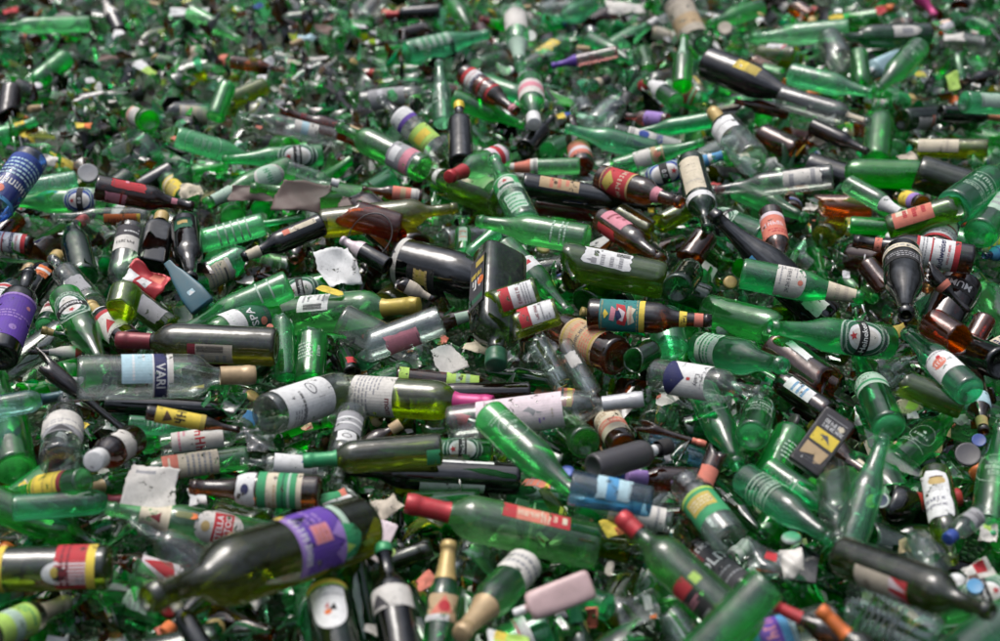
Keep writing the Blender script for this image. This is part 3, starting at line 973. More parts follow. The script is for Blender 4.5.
H('B', 'brown', 972, 378, 984, 432, 25, 3, 'gold ring brown bottle', 'brown bottle with a gold neck ring near the right edge', labs=[band(.78, .92, 'gold', w=340), band(.4, .6, 'aqua')])
H('K', 'green', 989, 528, 1002, 424, 37, 3, 'frosted green bottle at edge', 'frosted green beer bottle cut by the right edge', labs=[frost(.3, .6)])
H('W', 'dolive', 441, 449, 304, 461, 35, 3, 'green foil amber bottle', 'dusty amber olive bottle with bright green neck foil and red tip', cap=('foil', .72, 'green'), labs=[LB(.02, .12, 60, -30, 'green', (), 'rect', 'sticker')])
H('K', 'green', 491, 450, 378, 447, 23, 2, 'red star oval label bottle', 'green beer bottle with white oval label and red star, under the slanting bottle', labs=[oval(.08, .44)])
H('W', 'black', 519, 479, 340, 470, 33, 2, 'long dusty black bottle', 'long dusty black wine bottle with plain white label on its lower side', labs=[LB(.20, .56, 60, -58, 'white', [('l', 2, .2, .4, 'grey')]), LB(.15, .6, 16, 62, 'white', (), 'rect', 'paper_edge')])
H('S', 'clear', 352, 413, 337, 480, 33, 3, 'clear bottle base up', 'clear bottle with rounded base up and a white label scrap', labs=[LB(.16, .45, 110, 0, 'grey', [('r', -1, .3, 1, .38, 'white'), ('r', -1, .6, 1, .68, 'white')]), LB(.46, .62, 80, 0, 'white', [('o', 0, .5, .2, 1.4, .06, 'black')], 'torn', 'torn_label')])
H('N', 'brown', 342, 462, 400, 424, 20, 2, 'tan stopper bottle', 'brown bottle with tan stopper below the pink capsule wine bottle', cap=('cork', .84, 'tan', .6))
H('S', 'clear', 328, 468, 240, 461, 22, 3, 'white paper clear bottle', 'clear bottle wrapped by a white label above the striped brown bottle', labs=[LB(.12, .62, 180, 8, 'white', [('p', [(.2, .1), (.5, .3), (.1, .4)], 'blue')])])
H('B', 'brown', 320, 492, 190, 487, 36, 3, 'striped label brown bottle', 'brown bottle with green and cream striped label and torn white patch', labs=[
    LB(.13, .47, 170, 0, 'cream', [('r', -1, .12, 1, .55, 'green'), ('r', -1, .26, 1, .32, 'mint'), ('r', -1, .40, 1, .44, 'dkgreen'), ('r', -1, .80, 1, 1, 'green'), ('l', 2, .56, .76, 'tan')]),
    LB(.48, .64, 150, 0, 'white', [('e', 0, .5, .2, 1.3, 'navy')], 'torn', 'neck_label')])
H('K', 'bgreen', 196, 480, 242, 478, 25, 1, 'glowing green fragment', 'bright emerald broken bottle right of the torn white paper', cut=(0, .5))

# ================================================================== the third band
H('S', 'clear', 77, 378, 254, 375, 46, 4, 'clear bottle with tan stopper', 'big clear spirit bottle with light blue label, blue and white name band and tan stopper', cap=('foil', .80, 'tan'), labs=[
    LB(.24, .41, 100, 34, 'aqua', [('l', 3, .3, .8, 'white')]), LB(.41, .50, 150, 10, 'navy', [('r', -1, .9, 1, 1, 'white'), ('r', -1, 0, 1, .1, 'white'), ('t', 'VARI', .1, .5, .66, 'white')], 'rect', 'name_label'),
    LB(.50, .525, 100, 34, 'offwhite', (), 'rect', 'label_edge')])
H('W', 'dolive', 277, 347, 118, 340, 41, 3, 'dark red capsule wine', 'dark wine bottle with burgundy capsule and beige barcode label low on its side', cap=('foil', .79, 'dred'), labs=[barcode(.26, .54, 66, -34, 'beige', 'dred')])
H('W', 'green', 271, 318, 418, 305, 43, 3, 'yellow capsule green wine', 'green wine bottle with mustard yellow capsule and white barcode label on top', cap=('foil', .77, 'ochre'), labs=[barcode(.24, .45, 62, 40)])
H('C', 'navy', 399, 261, 524, 292, 52, 3, 'blue black champagne bottle', 'glossy blue black champagne bottle with gold label and white base ring', asp=.8, labs=[
    LB(.03, .07, 220, 0, 'offwhite', (), 'rect', 'base_ring'), LB(.16, .38, 90, -46, 'black', [('r', -.8, .3, .0, .7, 'ochre'), ('l', 3, .2, .8, 'gold')])])
H('W', 'brown', 415, 252, 362, 208, 42, 3, 'broken brown bottle with orange strip', 'broken dusty brown bottle with an orange paper strip, above the champagne bottle', cut=(0, .6), labs=[LB(.1, .5, 22, -40, 'orange', (), 'rect')])
H('N', 'black', 388, 266, 342, 240, 19, 3, 'red tipped small bottle', 'small black bottle with white and pink neck foil tipped red', cap=('foil', .55, 'pinkw'), labs=[band(.92, .97, 'red', w=340)])
H('Q', 'jgreen', 500, 256, 496, 364, 53, 4, 'square bottle with green cap', 'big square dark green bottle with green cap, lime and white lettered side label', cap=('screw', .9, 'dkgreen', .42), spin=-32, labs=[
    LB(.12, .58, 50, 90, 'char', [('r', -.9, .82, .9, .92, 'dkgreen'), ('w', .1, .55, 0.192, .7, 'white'), ('w', .1, .36, 0.088, .7, 'yellow'), ('r', -.9, .08, .2, .2, 'ochre'), ('e', -.6, .55, .08, 1, 'orange')], 'rect', 'side_label')])
H('W', 'olive', 538, 291, 497, 304, 31, 6, 'red and white label bottle', 'olive bottle piece with curved red and white label, leaning on the square bottle', cut=(0, .3), labs=[LB(.03, .27, 100, 10, 'white', [('r', -1, .68, 1, 1, 'red'), ('w', .0, .45, 0.096, .7, 'dred'), ('l', 3, .1, .35, 'grey')])])
H('W', 'olive', 558, 311, 516, 325, 30, 6, 'lower red and white label', 'second olive bottle piece with red and white label, just below the first', cut=(0, .34), labs=[LB(.03, .30, 95, 26, 'white', [('r', -1, .68, 1, 1, 'red'), ('w', .0, .48, 0.088, .7, 'dred'), ('l', 3, .1, .36, 'grey')])])
H('B', 'brown', 618, 357, 525, 314, 40, 3, 'orange label beer bottle', 'brown beer bottle with faded orange label and dark base toward the viewer', labs=[
    LB(.13, .45, 165, 8, 'tan', [('r', -.95, .05, .95, .95, 'ochre'), ('r', -.8, .1, .8, .9, 'tan'), ('w', 0, .70, 0.112, .7, 'coral'), ('w', 0, .5, 0.096, .7, 'dgrey'), ('l', 4, .1, .4, 'coral', -.8, .8)]), LB(.30, .42, 40, -55, 'white', [('r', -.4, .3, .4, .7, 'sky')], 'torn', 'sticker')])
H('B', 'dbrown', 588, 314, 712, 321, 33, 4, 'teal label beer bottle', 'dark brown beer bottle with teal label, red and white coat of arms and yellow band', labs=[
    LB(.10, .42, 170, 5, 'teal', [('p', [(-.5, .42), (.42, .46), (.5, .66), (.1, .72), (-.42, .64)], 'red'), ('p', [(-.3, .48), (.2, .46), (.3, .6), (-.1, .66)], 'pinkw'), ('p', [(-.12, .38), (.3, .45), (.1, .58), (-.18, .5)], 'navy'), ('p', [(-.4, .72), (.0, .69), (.45, .74), (.3, .9), (.0, .84), (-.25, .92)], 'cream'), ('w', .0, .79, .05, .4, 'coral'), ('p', [(-.35, .30), (.25, .26), (.3, .38), (-.2, .42)], 'pink'), ('p', [(-.2, .14), (.0, .24), (.2, .14), (.0, .10)], 'yellow'), ('w', 0, .06, .04, .7, 'gold'), ('l', 1, .93, .97, 'gold')]),
    band(.42, .465, 'yellow', w=260), band(.74, .80, 'yellow', [('e', 0, .5, .25, 1, 'black')]), band(.86, .93, 'coral')])
H('W', 'olive', 664, 281, 572, 262, 40, 4, 'barcode label olive bottle', 'olive wine bottle with torn white barcode label along its top', cut=(0, .5), labs=[
    LB(.18, .46, 66, 36, 'white', [('l', 4, .15, .85, 'grey', -.8, .2), ('b', .3, .08, .8, .34, 'black'), ('p', [(-.8, .7), (-.5, .9), (-.3, .7)], 'grey')], 'torn')])
H('K', 'dgreen', 677, 289, 692, 268, 33, 4, 'ringed green base', 'dark green bottle showing its ringed base, right of the barcode label bottle', face='base', cut=(0, .7))
H('K', 'green', 707, 311, 770, 327, 37, 3, 'open green fragment', 'clear green broken bottle next to the neck of the teal label bottle', cut=(0, .55))
H('K', 'green', 700, 348, 784, 366, 37, 3, 'frosted label beer bottle', 'green beer bottle with frosted label, open mouth beside the broken brown bottle', labs=[LB(.1, .36, 130, 10, 'mint', [('l', 5, .1, .9, 'green'), ('r', -1, .3, 1, .36, 'dkgreen')], 'torn')])
H('K', 'green', 671, 350, 664, 318, 38, 3, 'broken green cup', 'broken green bottle bottom holding a green chip', cut=(0, .3))
H('W', 'dgreen', 652, 350, 634, 361, 27, 3, 'dark green open neck', 'dark green broken tube with its round opening to the viewer', face='neck', cut=(0, .3))
H('S', 'clear', 655, 375, 762, 393, 36, 4, 'navy triangle label bottle', 'clear bottle with white label, navy triangle and black script', labs=[
    LB(.18, .56, 165, 6, 'white', [('p', [(-1, 0), (1, 0), (0, .52)], 'navy'), ('r', -.06, .57, .06, .66, 'red'), ('t', 'Lady', 0, .8, .15, 'dgrey'), ('l', 1, .9, .95, 'grey', -.4, .4)])])
H('K', 'green', 741, 273, 864, 298, 33, 4, 'cream label beer bottle', 'green beer bottle with cream body label, red seal and cream neck label', labs=[
    LB(.28, .52, 150, 6, 'offwhite', [('w', .0, .42, 0.128, .7, 'dgrey'), ('e', 0, .82, .09, 1, 'coral'), ('l', 2, .1, .3, 'grey'), ('l', 2, .55, .7, 'grey')], 'arch'), band(.70, .93, 'cream', [('l', 2, .2, .8, 'beige')])])
H('C', 'black', 828, 320, 711, 212, 38, 2, 'long black champagne bottle', 'black champagne bottle with long neck reaching up to its foil mouth', labs=[LB(.44, .62, 30, -30, 'sky', [('r', -.6, .3, .6, .8, 'black')]), LB(.06, .2, 60, 10, 'white', (), 'torn', 'torn_label')])
H('K', 'green', 890, 343, 770, 327, 38, 4, 'big red star label bottle', 'green beer bottle with large white oval label, black name band and red star', labs=[oval(.09, .50, 8, 165)])
H('W', 'brown', 772, 346, 822, 386, 45, 3, 'shattered brown bottle', 'large dusty brown bottle broken open with jagged amber edge', face='neck', cut=(0, .4), labs=[LB(.10, .28, 24, 40, 'white', [], 'torn')])
H('C', 'black', 902, 254, 906, 316, 43, 6, 'black bottle facing viewer', 'black bottle with cream ring label pointing its mouth at the viewer', face='neck', labs=[LB(.10, .17, 190, 0, 'cream', [('l', 1, .2, .8, 'grey')]), LB(.2, .36, 120, 0, 'black', [('l', 3, .2, .8, 'grey')], 'rect', 'body_label')])
H('B', 'brown', 947, 207, 926, 288, 34, 3, 'white label beer bottle', 'brown beer bottle with white label under a red band, base at the top', labs=[bud(.12, .52)])
H('B', 'dbrown', 973, 260, 853, 241, 32, 5, 'red edged label beer bottle', 'dark beer bottle with white label, red edges and red neck ring, crossing another', labs=[bud(.12, .48, 6), band(.76, .82, 'coral')])
H('W', 'dbrown', 962, 281, 938, 330, 46, 2, 'smashed black bottle', 'smashed black bottle with white capital letters, broken open toward the viewer', face='neck', cut=(0, .36), labs=[LB(.06, .14, 130, 10, 'black', [('t', 'MUMM', 0, .5, .62, 'white')])])
H('W', 'dbrown', 928, 271, 969, 312, 17, 5, 'brown neck with red ring', 'dusty brown bottle neck with coral ring lying over the smashed black bottle', cut=(.5, 1), labs=[band(.66, .72, 'coral', w=340)])
H('W', 'black', 1002, 364, 935, 337, 33, 3, 'black neck hole', 'black bottle whose open neck faces the smashed bottle')
H('K', 'green', 970, 392, 906, 332, 33, 4, 'red crest beer bottle', 'green beer bottle with white label and red crest near the right edge', labs=[LB(.20, .47, 130, 6, 'white', [('e', -.1, .5, .2, 1.2, 'coral'), ('w', .0, .5, 0.128, .7, 'white'), ('e', .1, .7, .07, 1, 'red'), ('l', 1, .85, .95, 'grey')], 'arch')])
H('S', 'clear', 1024, 338, 952, 378, 30, 2, 'clear bottle at right edge', 'clear bottle with cream and blue label at the right edge', labs=[LB(.2, .6, 150, 0, 'cream', [('l', 3, .2, .8, 'navy'), ('r', -1, .85, 1, 1, 'aqua')], 'torn')])
H('K', 'lgreen', 1012, 332, 972, 272, 35, 2, 'hazy green bottle at edge', 'hazy green bottle beside the smashed black bottle at the right edge')
H('K', 'green', 65, 297, 104, 368, 35, 3, 'left oval label bottle', 'green beer bottle with large white lined oval label, left of the burgundy capsule', labs=[frost(.1, .48), oval(.12, .45, 0)])
H('S', 'clear', 93, 306, 52, 258, 29, 3, 'clear bottle above oval label', 'scratched clear bottle just above the left oval label bottle', labs=[LB(.1, .4, 80, 10, 'grey', [], 'torn')])
H('W', 'black', 14, 312, 58, 256, 29, 2, 'gold cap black bottle', 'black bottle with gold cap and an orange label scrap near the left edge', cap=('screw', .90, 'gold', .55), labs=[LB(.45, .62, 60, 10, 'orange', [('r', -1, .5, 1, .7, 'white')], 'torn')])
H('S', 'black', -2, 358, 30, 272, 38, 5, 'violet label black bottle', 'black bottle with deep violet label at the left edge', labs=[LB(.12, .58, 140, 0, 'purple', [('e', .1, .2, .06, 1, 'lilac'), ('e', .5, .75, .04, 1, 'pink'), ('l', 3, .4, .6, 'lilac'), ('r', -1, .95, 1, 1, 'lilac')])])
H('N', 'dbrown', 130, 344, 90, 306, 31, 3, 'gold cap small bottle', 'dark small bottle with gold and white neck and torn red and white label', cap=('foil', .70, 'gold'), labs=[LB(.12, .56, 150, 0, 'offwhite', [('r', -1, .85, 1, 1, 'red'), ('p', [(-.4, .2), (.1, .6), (.3, .3)], 'red')], 'torn'), band(.64, .70, 'white')])
H('W', 'olive', 126, 290, 121, 310, 33, 4, 'olive ring facing viewer', 'broken olive bottle opening toward the viewer with a pale bottom inside', face='neck', cut=(0, .22))
H('W', 'olive', 130, 298, 172, 328, 27, 2, 'olive fragment with grey label', 'olive bottle fragment with faded grey label above the burgundy capsule', cut=(0, .5), labs=[LB(.1, .4, 90, 10, 'grey', [], 'torn')])
H('S', 'grey', 131, 228, 117, 304, 29, 3, 'black and white label clear bottle', 'dusty clear bottle with half black half white label, standing on its neck', labs=[LB(.08, .40, 110, 12, 'offwhite', [('r', -1, 0, 1, .45, 'char'), ('w', 0, .72, 0.112, .7, 'black', 180), ('l', 2, .1, .35, 'white')])])
H('Q', 'black', 151, 268, 162, 216, 31, 3, 'black square bottle', 'black square bottle with gold cap standing among the left bottles', cap=('screw', .86, 'gold', .5))
H('B', 'black', 185, 224, 191, 280, 31, 3, 'black bottle neck down', 'black bottle with green and gold scrap, neck toward the teal plastic bottle', labs=[LB(.1, .3, 80, 10, 'dkgreen', [('r', -.5, .3, .5, .6, 'gold')], 'torn')])
H('V', 'tealblue', 203, 307, 167, 262, 27, 4, 'teal plastic bottle', 'flat teal plastic bottle tapering to a narrow top', plastic=True, labs=[LB(.25, .34, 30, 0, 'aqua', [('p', [(-.8, .1), (0, .9), (.8, .1)], 'white')], 'torn', 'sticker')])
H('K', 'green', 290, 284, 175, 335, 31, 3, 'cut green beer bottle', 'green beer bottle with thick dark base ring, long neck toward the burgundy capsule', labs=[LB(.1, .35, 90, 20, None, [('r', -1, .2, 1, .26, 'mint'), ('r', -1, .6, 1, .66, 'mint')])])
H('K', 'green', 273, 313, 214, 334, 35, 3, 'white sash label bottle', 'green bottle with diagonal white label, black letters and red dot', cut=(0, .62), labs=[LB(.14, .55, 140, 14, 'dkgreen', [('r', -1, .6, 1, 1, 'white'), ('t', 'SPA', .0, .42, .2, 'white'), ('e', -.4, .2, .08, 1, 'coral')])])
H('K', 'green', 332, 283, 272, 296, 26, 2, 'short labelled fragment', 'green bottle piece with round label above the mustard capsule bottle', cut=(0, .55), labs=[oval(.12, .45, 0)])
H('K', 'lgreen', 286, 378, 283, 326, 23, 2, 'pale green upright fragment', 'pale green broken bottle standing right of the dark wine base', cut=(0, .5))
H('K', 'green', 310, 382, 312, 336, 32, 2, 'wide green upright fragment', 'wide green broken bottle with white print standing below the barcode wine bottle', cut=(0, .5), labs=[frost(.1, .4)])
H('T', 'dgreen', 372, 366, 364, 352, 27, 3, 'green open cup', 'dark green broken cup with round rim toward the viewer', face='neck')
H('N', 'black', 352, 374, 341, 344, 20, 2, 'tiny black bottle', 'tiny black bottle with red scrap beside the green open cup', labs=[LB(.1, .3, 90, 40, 'red', [], 'torn')])
H('S', 'clear', 442, 320, 366, 348, 33, 3, 'clear fragment with red scrap', 'broken clear bottle with a red paper scrap inside', cut=(0, .66), labs=[LB(.2, .5, 90, -30, 'pink', [], 'torn')])
H('N', 'dbrown', 398, 282, 435, 300, 15, 4, 'dusty pink neck', 'dusty pink foil bottle neck with dark open mouth', cap=None, cut=(.35, 1), labs=[band(.5, .9, 'beige', w=340)])
H('W', 'brown', 396, 376, 520, 390, 20, 2, 'pale lime label bottle', 'brown bottle with pale lime label behind the pink capsule wine', labs=[LB(.4, .66, 150, 20, 'lime', [('l', 2, .2, .8, 'mint')]), LB(.02, .1, 150, 10, 'lime', (), 'rect', 'base_label')])
H('W', 'dbrown', 530, 392, 408, 394, 22, 2, 'dusty brown bottle', 'dusty brown wine bottle just above the pink capsule')
H('K', 'dgreen', 556, 382, 486, 371, 20, 2, 'threaded green neck', 'dark green bottle with threaded neck below the square bottle')
H('S', 'clear', 562, 384, 535, 340, 24, 3, 'faceted clear fragment', 'clear broken bottle with faceted sides right of the green cap', cut=(0, .55))
H('S', 'clear', 592, 394, 566, 350, 22, 3, 'clear fragment with white slip', 'clear broken bottle with small white slip, below the orange label beer', cut=(0, .55), labs=[LB(.3, .48, 70, 10, 'offwhite', [], 'torn')])
H('K', 'dgreen', 586, 304, 607, 282, 36, 2, 'dark green broken bowl', 'broken dark green bottle bottom like a bowl above the teal label bottle', cut=(0, .3))
H('K', 'green', 503, 246, 570, 314, 28, 3, 'slim green bottle behind labels', 'slim green bottle with white and red neck label behind the square bottle', labs=[band(.3, .44, 'white', [('r', -.4, .3, .4, .6, 'red')])])
H('J', 'clear', 886, 378, 905, 366, 26, 2, 'clear tube fragment', 'pale green broken tube below the big red star label bottle', cut=(0, .8))
H('N', 'dgreen', 122, 349, 42, 330, 16, 2, 'slim gold tipped bottle', 'slim dark green bottle with gold tip under the left oval label bottle', cap=('foil', .86, 'gold'))
H('B', 'dbrown', 110, 353, 28, 352, 13, 2, 'pale red label bottle', 'small dark bottle with white and red label above the clear spirit bottle', labs=[LB(.35, .75, 200, 10, 'offwhite', [('r', -1, 0, 1, .2, 'red'), ('l', 2, .3, .8, 'teal')])])
H('B', 'green', 45, 326, 60, 296, 20, 1, 'red lettered label bottle', 'green bottle end with white label and red letters near the gold cap', labs=[LB(.2, .7, 160, 0, 'offwhite', [('r', -.8, .3, .8, .8, 'dred'), ('w', 0, .6, 0.160, .7, 'white')])])

# ================================================================== the second band
H('S', 'blue', 32, 158, -26, 236, 35, 4, 'blue label bottle', 'clear bottle with large blue label, white print and orange seal at the left edge', labs=[
    LB(.10, .66, 170, 0, 'blue', [('l', 5, .1, .5, 'aqua'), ('w', 0, .62, 0.112, .7, 'white'), ('e', .4, .82, .09, 1, 'coral'), ('r', -1, .94, 1, 1, 'sky')])])
H('K', 'lgreen', 77, 180, -8, 194, 21, 3, 'upper oval lined bottle', 'pale green beer bottle with white lined oval print beside the blue label bottle', labs=[frost(.1, .42), frost(.14, .38)])
H('K', 'lgreen', 103, 200, 4, 202, 27, 4, 'blue oval label beer bottle', 'green beer bottle with dark blue oval label and red star', labs=[oval(.04, .36, 0, 160, True, '0.0')])
H('B', 'dbrown', 95, 187, 194, 207, 26, 4, 'red patch brown bottle', 'dark brown beer bottle with red label patch and pink neck mark', labs=[LB(.14, .50, 55, 42, 'red', [('r', -1, .4, -.3, .5, 'pink')], 'torn'), LB(.10, .32, 70, -42, 'pink', [('r', -1, .7, 1, .8, 'red')], 'torn', 'back_label'), band(.76, .82, 'pink', w=60, roll=20)])
H('B', 'grey', 147, 216, 50, 217, 19, 3, 'orange strip bottle', 'dusty brown glass bottle with bright orange label ending in yellow', labs=[LB(.08, .46, 90, -30, 'orange', [('r', -1, 0, 1, .1, 'yellow'), ('w', 0, .5, 0.160, .7, 'dred', 90)])])
H('B', 'dbrown', 31, 245, -48, 236, 21, 3, 'red and white label at edge', 'brown bottle with white and red label at the left edge above the violet label', labs=[bud(.05, .5)])
H('K', 'dgreen', 84, 278, 73, 232, 30, 2, 'dark green broken bottle', 'dark green broken bottle left of the black and white label', cut=(0, .7))
H('K', 'green', 323, 155, 222, 160, 23, 4, 'far red star label bottle', 'green beer bottle with white oval label and red star in the upper left', labs=[oval(.06, .46, 0, 160)])
H('K', 'green', 290, 168, 205, 204, 27, 4, 'leaf oval label bottle', 'green beer bottle with white and green oval label and white neck label', labs=[LB(.14, .47, 130, 0, 'offwhite', [('e', 0, .5, .4, 1.1, 'mint'), ('w', 0, .5, 0.200, .7, 'green')], 'oval'), band(.70, .92, 'mint', w=320)])
H('W', 'wgreen', 390, 203, 250, 188, 31, 3, 'brown covered bottle', 'pale green bottle lying under muddy brown fragments')
H('N', 'clear', 288, 167, 338, 184, 14, 4, 'white capped clear bottle', 'little clear bottle with round white cap above the brown covered bottle', cap=('screw', .86, 'white', .6))
H('W', 'clear', 336, 139, 238, 114, 21, 4, 'clear diagonal bottle', 'clear bottle with a small label slanting in the upper left', labs=[LB(.2, .44, 80, 20, 'offwhite', [('r', -1, .4, 1, .7, 'aqua')])])
H('B', 'brown', 368, 141, 283, 111, 19, 3, 'ringed brown bottle', 'brown bottle with red neck ring behind the clear diagonal bottle', labs=[band(.74, .80, 'dred', w=300), LB(.05, .25, 120, 20, 'tan', [], 'torn')])
H('W', 'wgreen', 424, 170, 338, 126, 29, 4, 'pink and grey banded wine', 'green wine bottle with grey and pink banded label near its base', labs=[LB(.08, .34, 150, 10, 'grey', [('r', -1, .1, 1, .42, 'pink'), ('r', -.5, .6, .4, .9, 'white')])])
H('B', 'brown', 422, 197, 362, 189, 15, 3, 'coral label bottle', 'small brown bottle with coral and white label right of the muddy brown sheets', labs=[LB(.06, .5, 180, 10, 'offwhite', [('r', -1, .3, 1, 1, 'coral'), ('r', -.5, .5, .6, .7, 'tan')])])
H('G', 'olive', 503, 201, 418, 170, 37, 3, 'cream square label bottle', 'olive wine bottle with cream square label and white neck ring', labs=[LB(.10, .36, 60, 46, 'cream', [('l', 2, .3, .7, 'beige')]), band(.68, .75, 'white', w=300)])
H('K', 'green', 502, 156, 449, 177, 27, 4, 'red mouth bottle', 'green bottle with open red capsule mouth and red and white label', cap=('foil', .74, 'red'), labs=[LB(.05, .35, 120, 20, 'pinkw', [('r', -1, .3, 1, .6, 'red')], 'torn')])
H('K', 'lgreen', 526, 224, 493, 158, 31, 4, 'slanting shoulder label lager', 'green lager bottle with white shoulder label and frosted body below the red mouth bottle', labs=[LB(.36, .56, 120, 0, 'mint', [('e', 0, .5, .35, 1.1, 'offwhite'), ('s', 0, .6, .14, 'red'), ('r', -.5, .25, .5, .4, 'dkgreen')]), LB(.06, .30, 80, 5, 'mint', [('l', 4, .1, .9, 'green')], 'torn', 'back_label')])
H('W', 'black', 522, 185, 648, 207, 27, 4, 'orange ticket black bottle', 'long black wine bottle with small orange cream label', labs=[LB(.13, .44, 62, 38, 'tan', [('l', 3, .2, .8, 'coral'), ('e', 0, .4, .05, 1, 'brown')])])
H('W', 'brown', 535, 205, 600, 214, 19, 2, 'tan fragment under black bottle', 'tan brown broken bottle lying under the orange ticket black bottle', cut=(0, .5))
H('K', 'green', 588, 240, 477, 221, 32, 4, 'long bare green bottle', 'bare green beer bottle lying flat with its neck to the left', labs=[LB(.1, .34, 120, 15, None, [('l', 5, .1, .9, 'mint')])])
H('N', 'green', 463, 254, 463, 220, 17, 3, 'stubby green bottle', 'stubby green bottle with pale label left of the bare green bottle', labs=[LB(.2, .6, 60, 0, 'mint', [('l', 3, .2, .8, 'coral')])])
H('B', 'lgreen', 497, 232, 466, 258, 17, 3, 'pale green neck', 'pale green broken bottle below the bare green bottle', cut=(0, .7))
H('W', 'olive', 321, 224, 458, 208, 31, 3, 'olive bottle with bare neck', 'long dusty olive wine bottle whose neck reaches under the cream square label')
H('B', 'black', 323, 224, 242, 258, 24, 4, 'cream strip black bottle', 'small black bottle with cream strip and cream neck label', labs=[LB(.08, .48, 30, 36, 'cream', [('r', -1, .8, 1, 1, 'coral')]), band(.78, .94, 'cream', w=320)])
H('K', 'lgreen', 264, 224, 196, 243, 25, 3, 'ribbed green fragment', 'ribbed green bottle fragment left of the cream strip black bottle', cut=(0, .6), labs=[LB(.1, .45, 120, 10, None, [('r', -1, .1 + .18 * i, 1, .14 + .18 * i, 'mint') for i in range(5)])])
H('K', 'green', 230, 230, 305, 217, 14, 3, 'thin green neck', 'thin green bottle neck above the cream strip black bottle', cut=(.5, 1))
H('B', 'brown', 601, 178, 682, 203, 29, 4, 'bright red label beer', 'brown beer bottle with bright red label and pink neck ring', labs=[
    LB(.09, .44, 190, 0, 'red', [('w', 0, .68, 0.144, .7, 'cream'), ('p', [(-.5, .2), (0, .5), (.5, .25), (.2, .1)], 'ochre'), ('r', -1, .93, 1, 1, 'gold'), ('r', -1, .02, 1, .06, 'gold')]), band(.68, .76, 'pink', w=300)])
H('K', 'green', 641, 181, 727, 154, 21, 4, 'blue oval label slim bottle', 'green beer bottle with blue oval label and light blue neck label', labs=[oval(.05, .52, 0, 190, True, '0.0'), band(.72, .95, 'sky', [('r', -1, .3, 1, .5, 'white')])])
H('S', 'grey', 613, 133, 712, 158, 21, 3, 'blue print white label bottle', 'clear bottle with white label and blue print behind green bottles', labs=[LB(.14, .66, 150, 10, 'offwhite', [('w', 0, .6, 0.128, .7, 'blue'), ('e', -.4, .3, .1, 1, 'blue'), ('p', [(.2, .1), (.7, .2), (.4, .4)], 'blue')])])
H('K', 'green', 614, 168, 704, 142, 20, 3, 'white square label bottle', 'slim green bottle with white square label, just above the blue oval label', labs=[LB(.24, .42, 120, 10, 'offwhite'), LB(.43, .56, 120, 10, 'tan', [('e', 0, .5, .3, 1, 'coral')], 'rect', 'shoulder_label')])
H('K', 'green', 655, 152, 565, 128, 24, 3, 'smooth green bottle', 'smooth green bottle above the bright red label beer')
H('W', 'dgreen', 690, 161, 708, 230, 29, 5, 'cream label black green wine', 'dark wine bottle lying base up with a tall cream label', labs=[LB(.10, .56, 95, -8, 'cream', [('l', 3, .2, .5, 'beige', -.5, .5), ('w', 0, .75, 0.048, .7, 'grey')]), band(.60, .66, 'white')])
H('S', 'clear', 753, 161, 713, 112, 34, 4, 'copper neck clear bottle', 'clear bottle with copper gold neck and white label, base toward the viewer', cap=('foil', .72, 'gold'), labs=[LB(.40, .62, 110, -10, 'white', [('l', 2, .3, .6, 'grey')]), band(.86, .97, 'coral', w=340)])
H('B', 'grey', 833, 176, 709, 191, 25, 4, 'frosted clear bottle', 'frosted clear long neck bottle with faint white lettering', labs=[LB(.08, .4, 90, 16, 'offwhite', [('l', 3, .1, .9, 'grey')], 'torn')])
H('K', 'green', 737, 189, 806, 218, 25, 3, 'green cylinder bottle', 'green bottle lying under the frosted clear bottle')
H('K', 'green', 766, 240, 686, 208, 33, 3, 'oval collar lager', 'green lager bottle with lined white oval label beside the black champagne neck', labs=[oval(.3, .56, 10)])
H('B', 'brown', 770, 212, 783, 274, 25, 4, 'red collar brown bottle', 'brown bottle with wide red and white label pointing down', labs=[LB(.14, .52, 180, 0, 'coral', [('r', -1, 0, 1, .14, 'pinkw'), ('w', 0, .5, 0.160, .7, 'pinkw', 180), ('l', 2, .7, .9, 'red')])])
H('B', 'brown', 602, 219, 662, 260, 28, 4, 'red top label brown bottle', 'dusty brown beer bottle with pinkish red label seen from above', labs=[LB(.10, .44, 70, 40, 'pink', [('l', 3, .2, .8, 'dred')]), LB(.1, .4, 60, -45, 'red', [], 'torn', 'back_label')])
H('W', 'olive', 690, 208, 660, 224, 22, 3, 'yellow olive fragment', 'bright olive bottle fragment against the cream label dark wine', cut=(0, .4))
H('W', 'olive', 618, 214, 650, 232, 26, 3, 'second olive fragment', 'wide olive glass fragment between two brown bottles', cut=(0, .4))
H('K', 'green', 920, 175, 852, 173, 31, 3, 'jagged green fragment', 'broken green bottle with jagged end, above the coral label fragment', cut=(0, .58))
H('K', 'green', 876, 162, 880, 120, 29, 2, 'upright jagged fragment', 'green broken bottle standing behind the jagged green fragment', cut=(0, .6))
H('W', 'olive', 988, 149, 916, 148, 21, 3, 'cream label olive fragment', 'olive bottle piece with cream label in the upper right', cut=(0, .62), labs=[LB(.25, .6, 80, 20, 'cream', [('l', 2, .2, .5, 'beige')])])
H('S', 'dolive', 917, 172, 1000, 198, 37, 4, 'grey olive square fragment', 'smoky olive bottle body left of the big lettered green bottle', cut=(0, .6))
H('K', 'green', 953, 208, 1016, 162, 38, 5, 'big lettered green bottle', 'large green beer bottle with white lined label print at the right edge', labs=[frost(.12, .46, 0)])
H('K', 'lgreen', 980, 234, 1020, 180, 34, 4, 'glowing green bottle', 'pale green bottle with bright base at the right edge', labs=[LB(.2, .5, 80, 0, 'mint', [('l', 2, .2, .8, 'grey')], 'torn')])
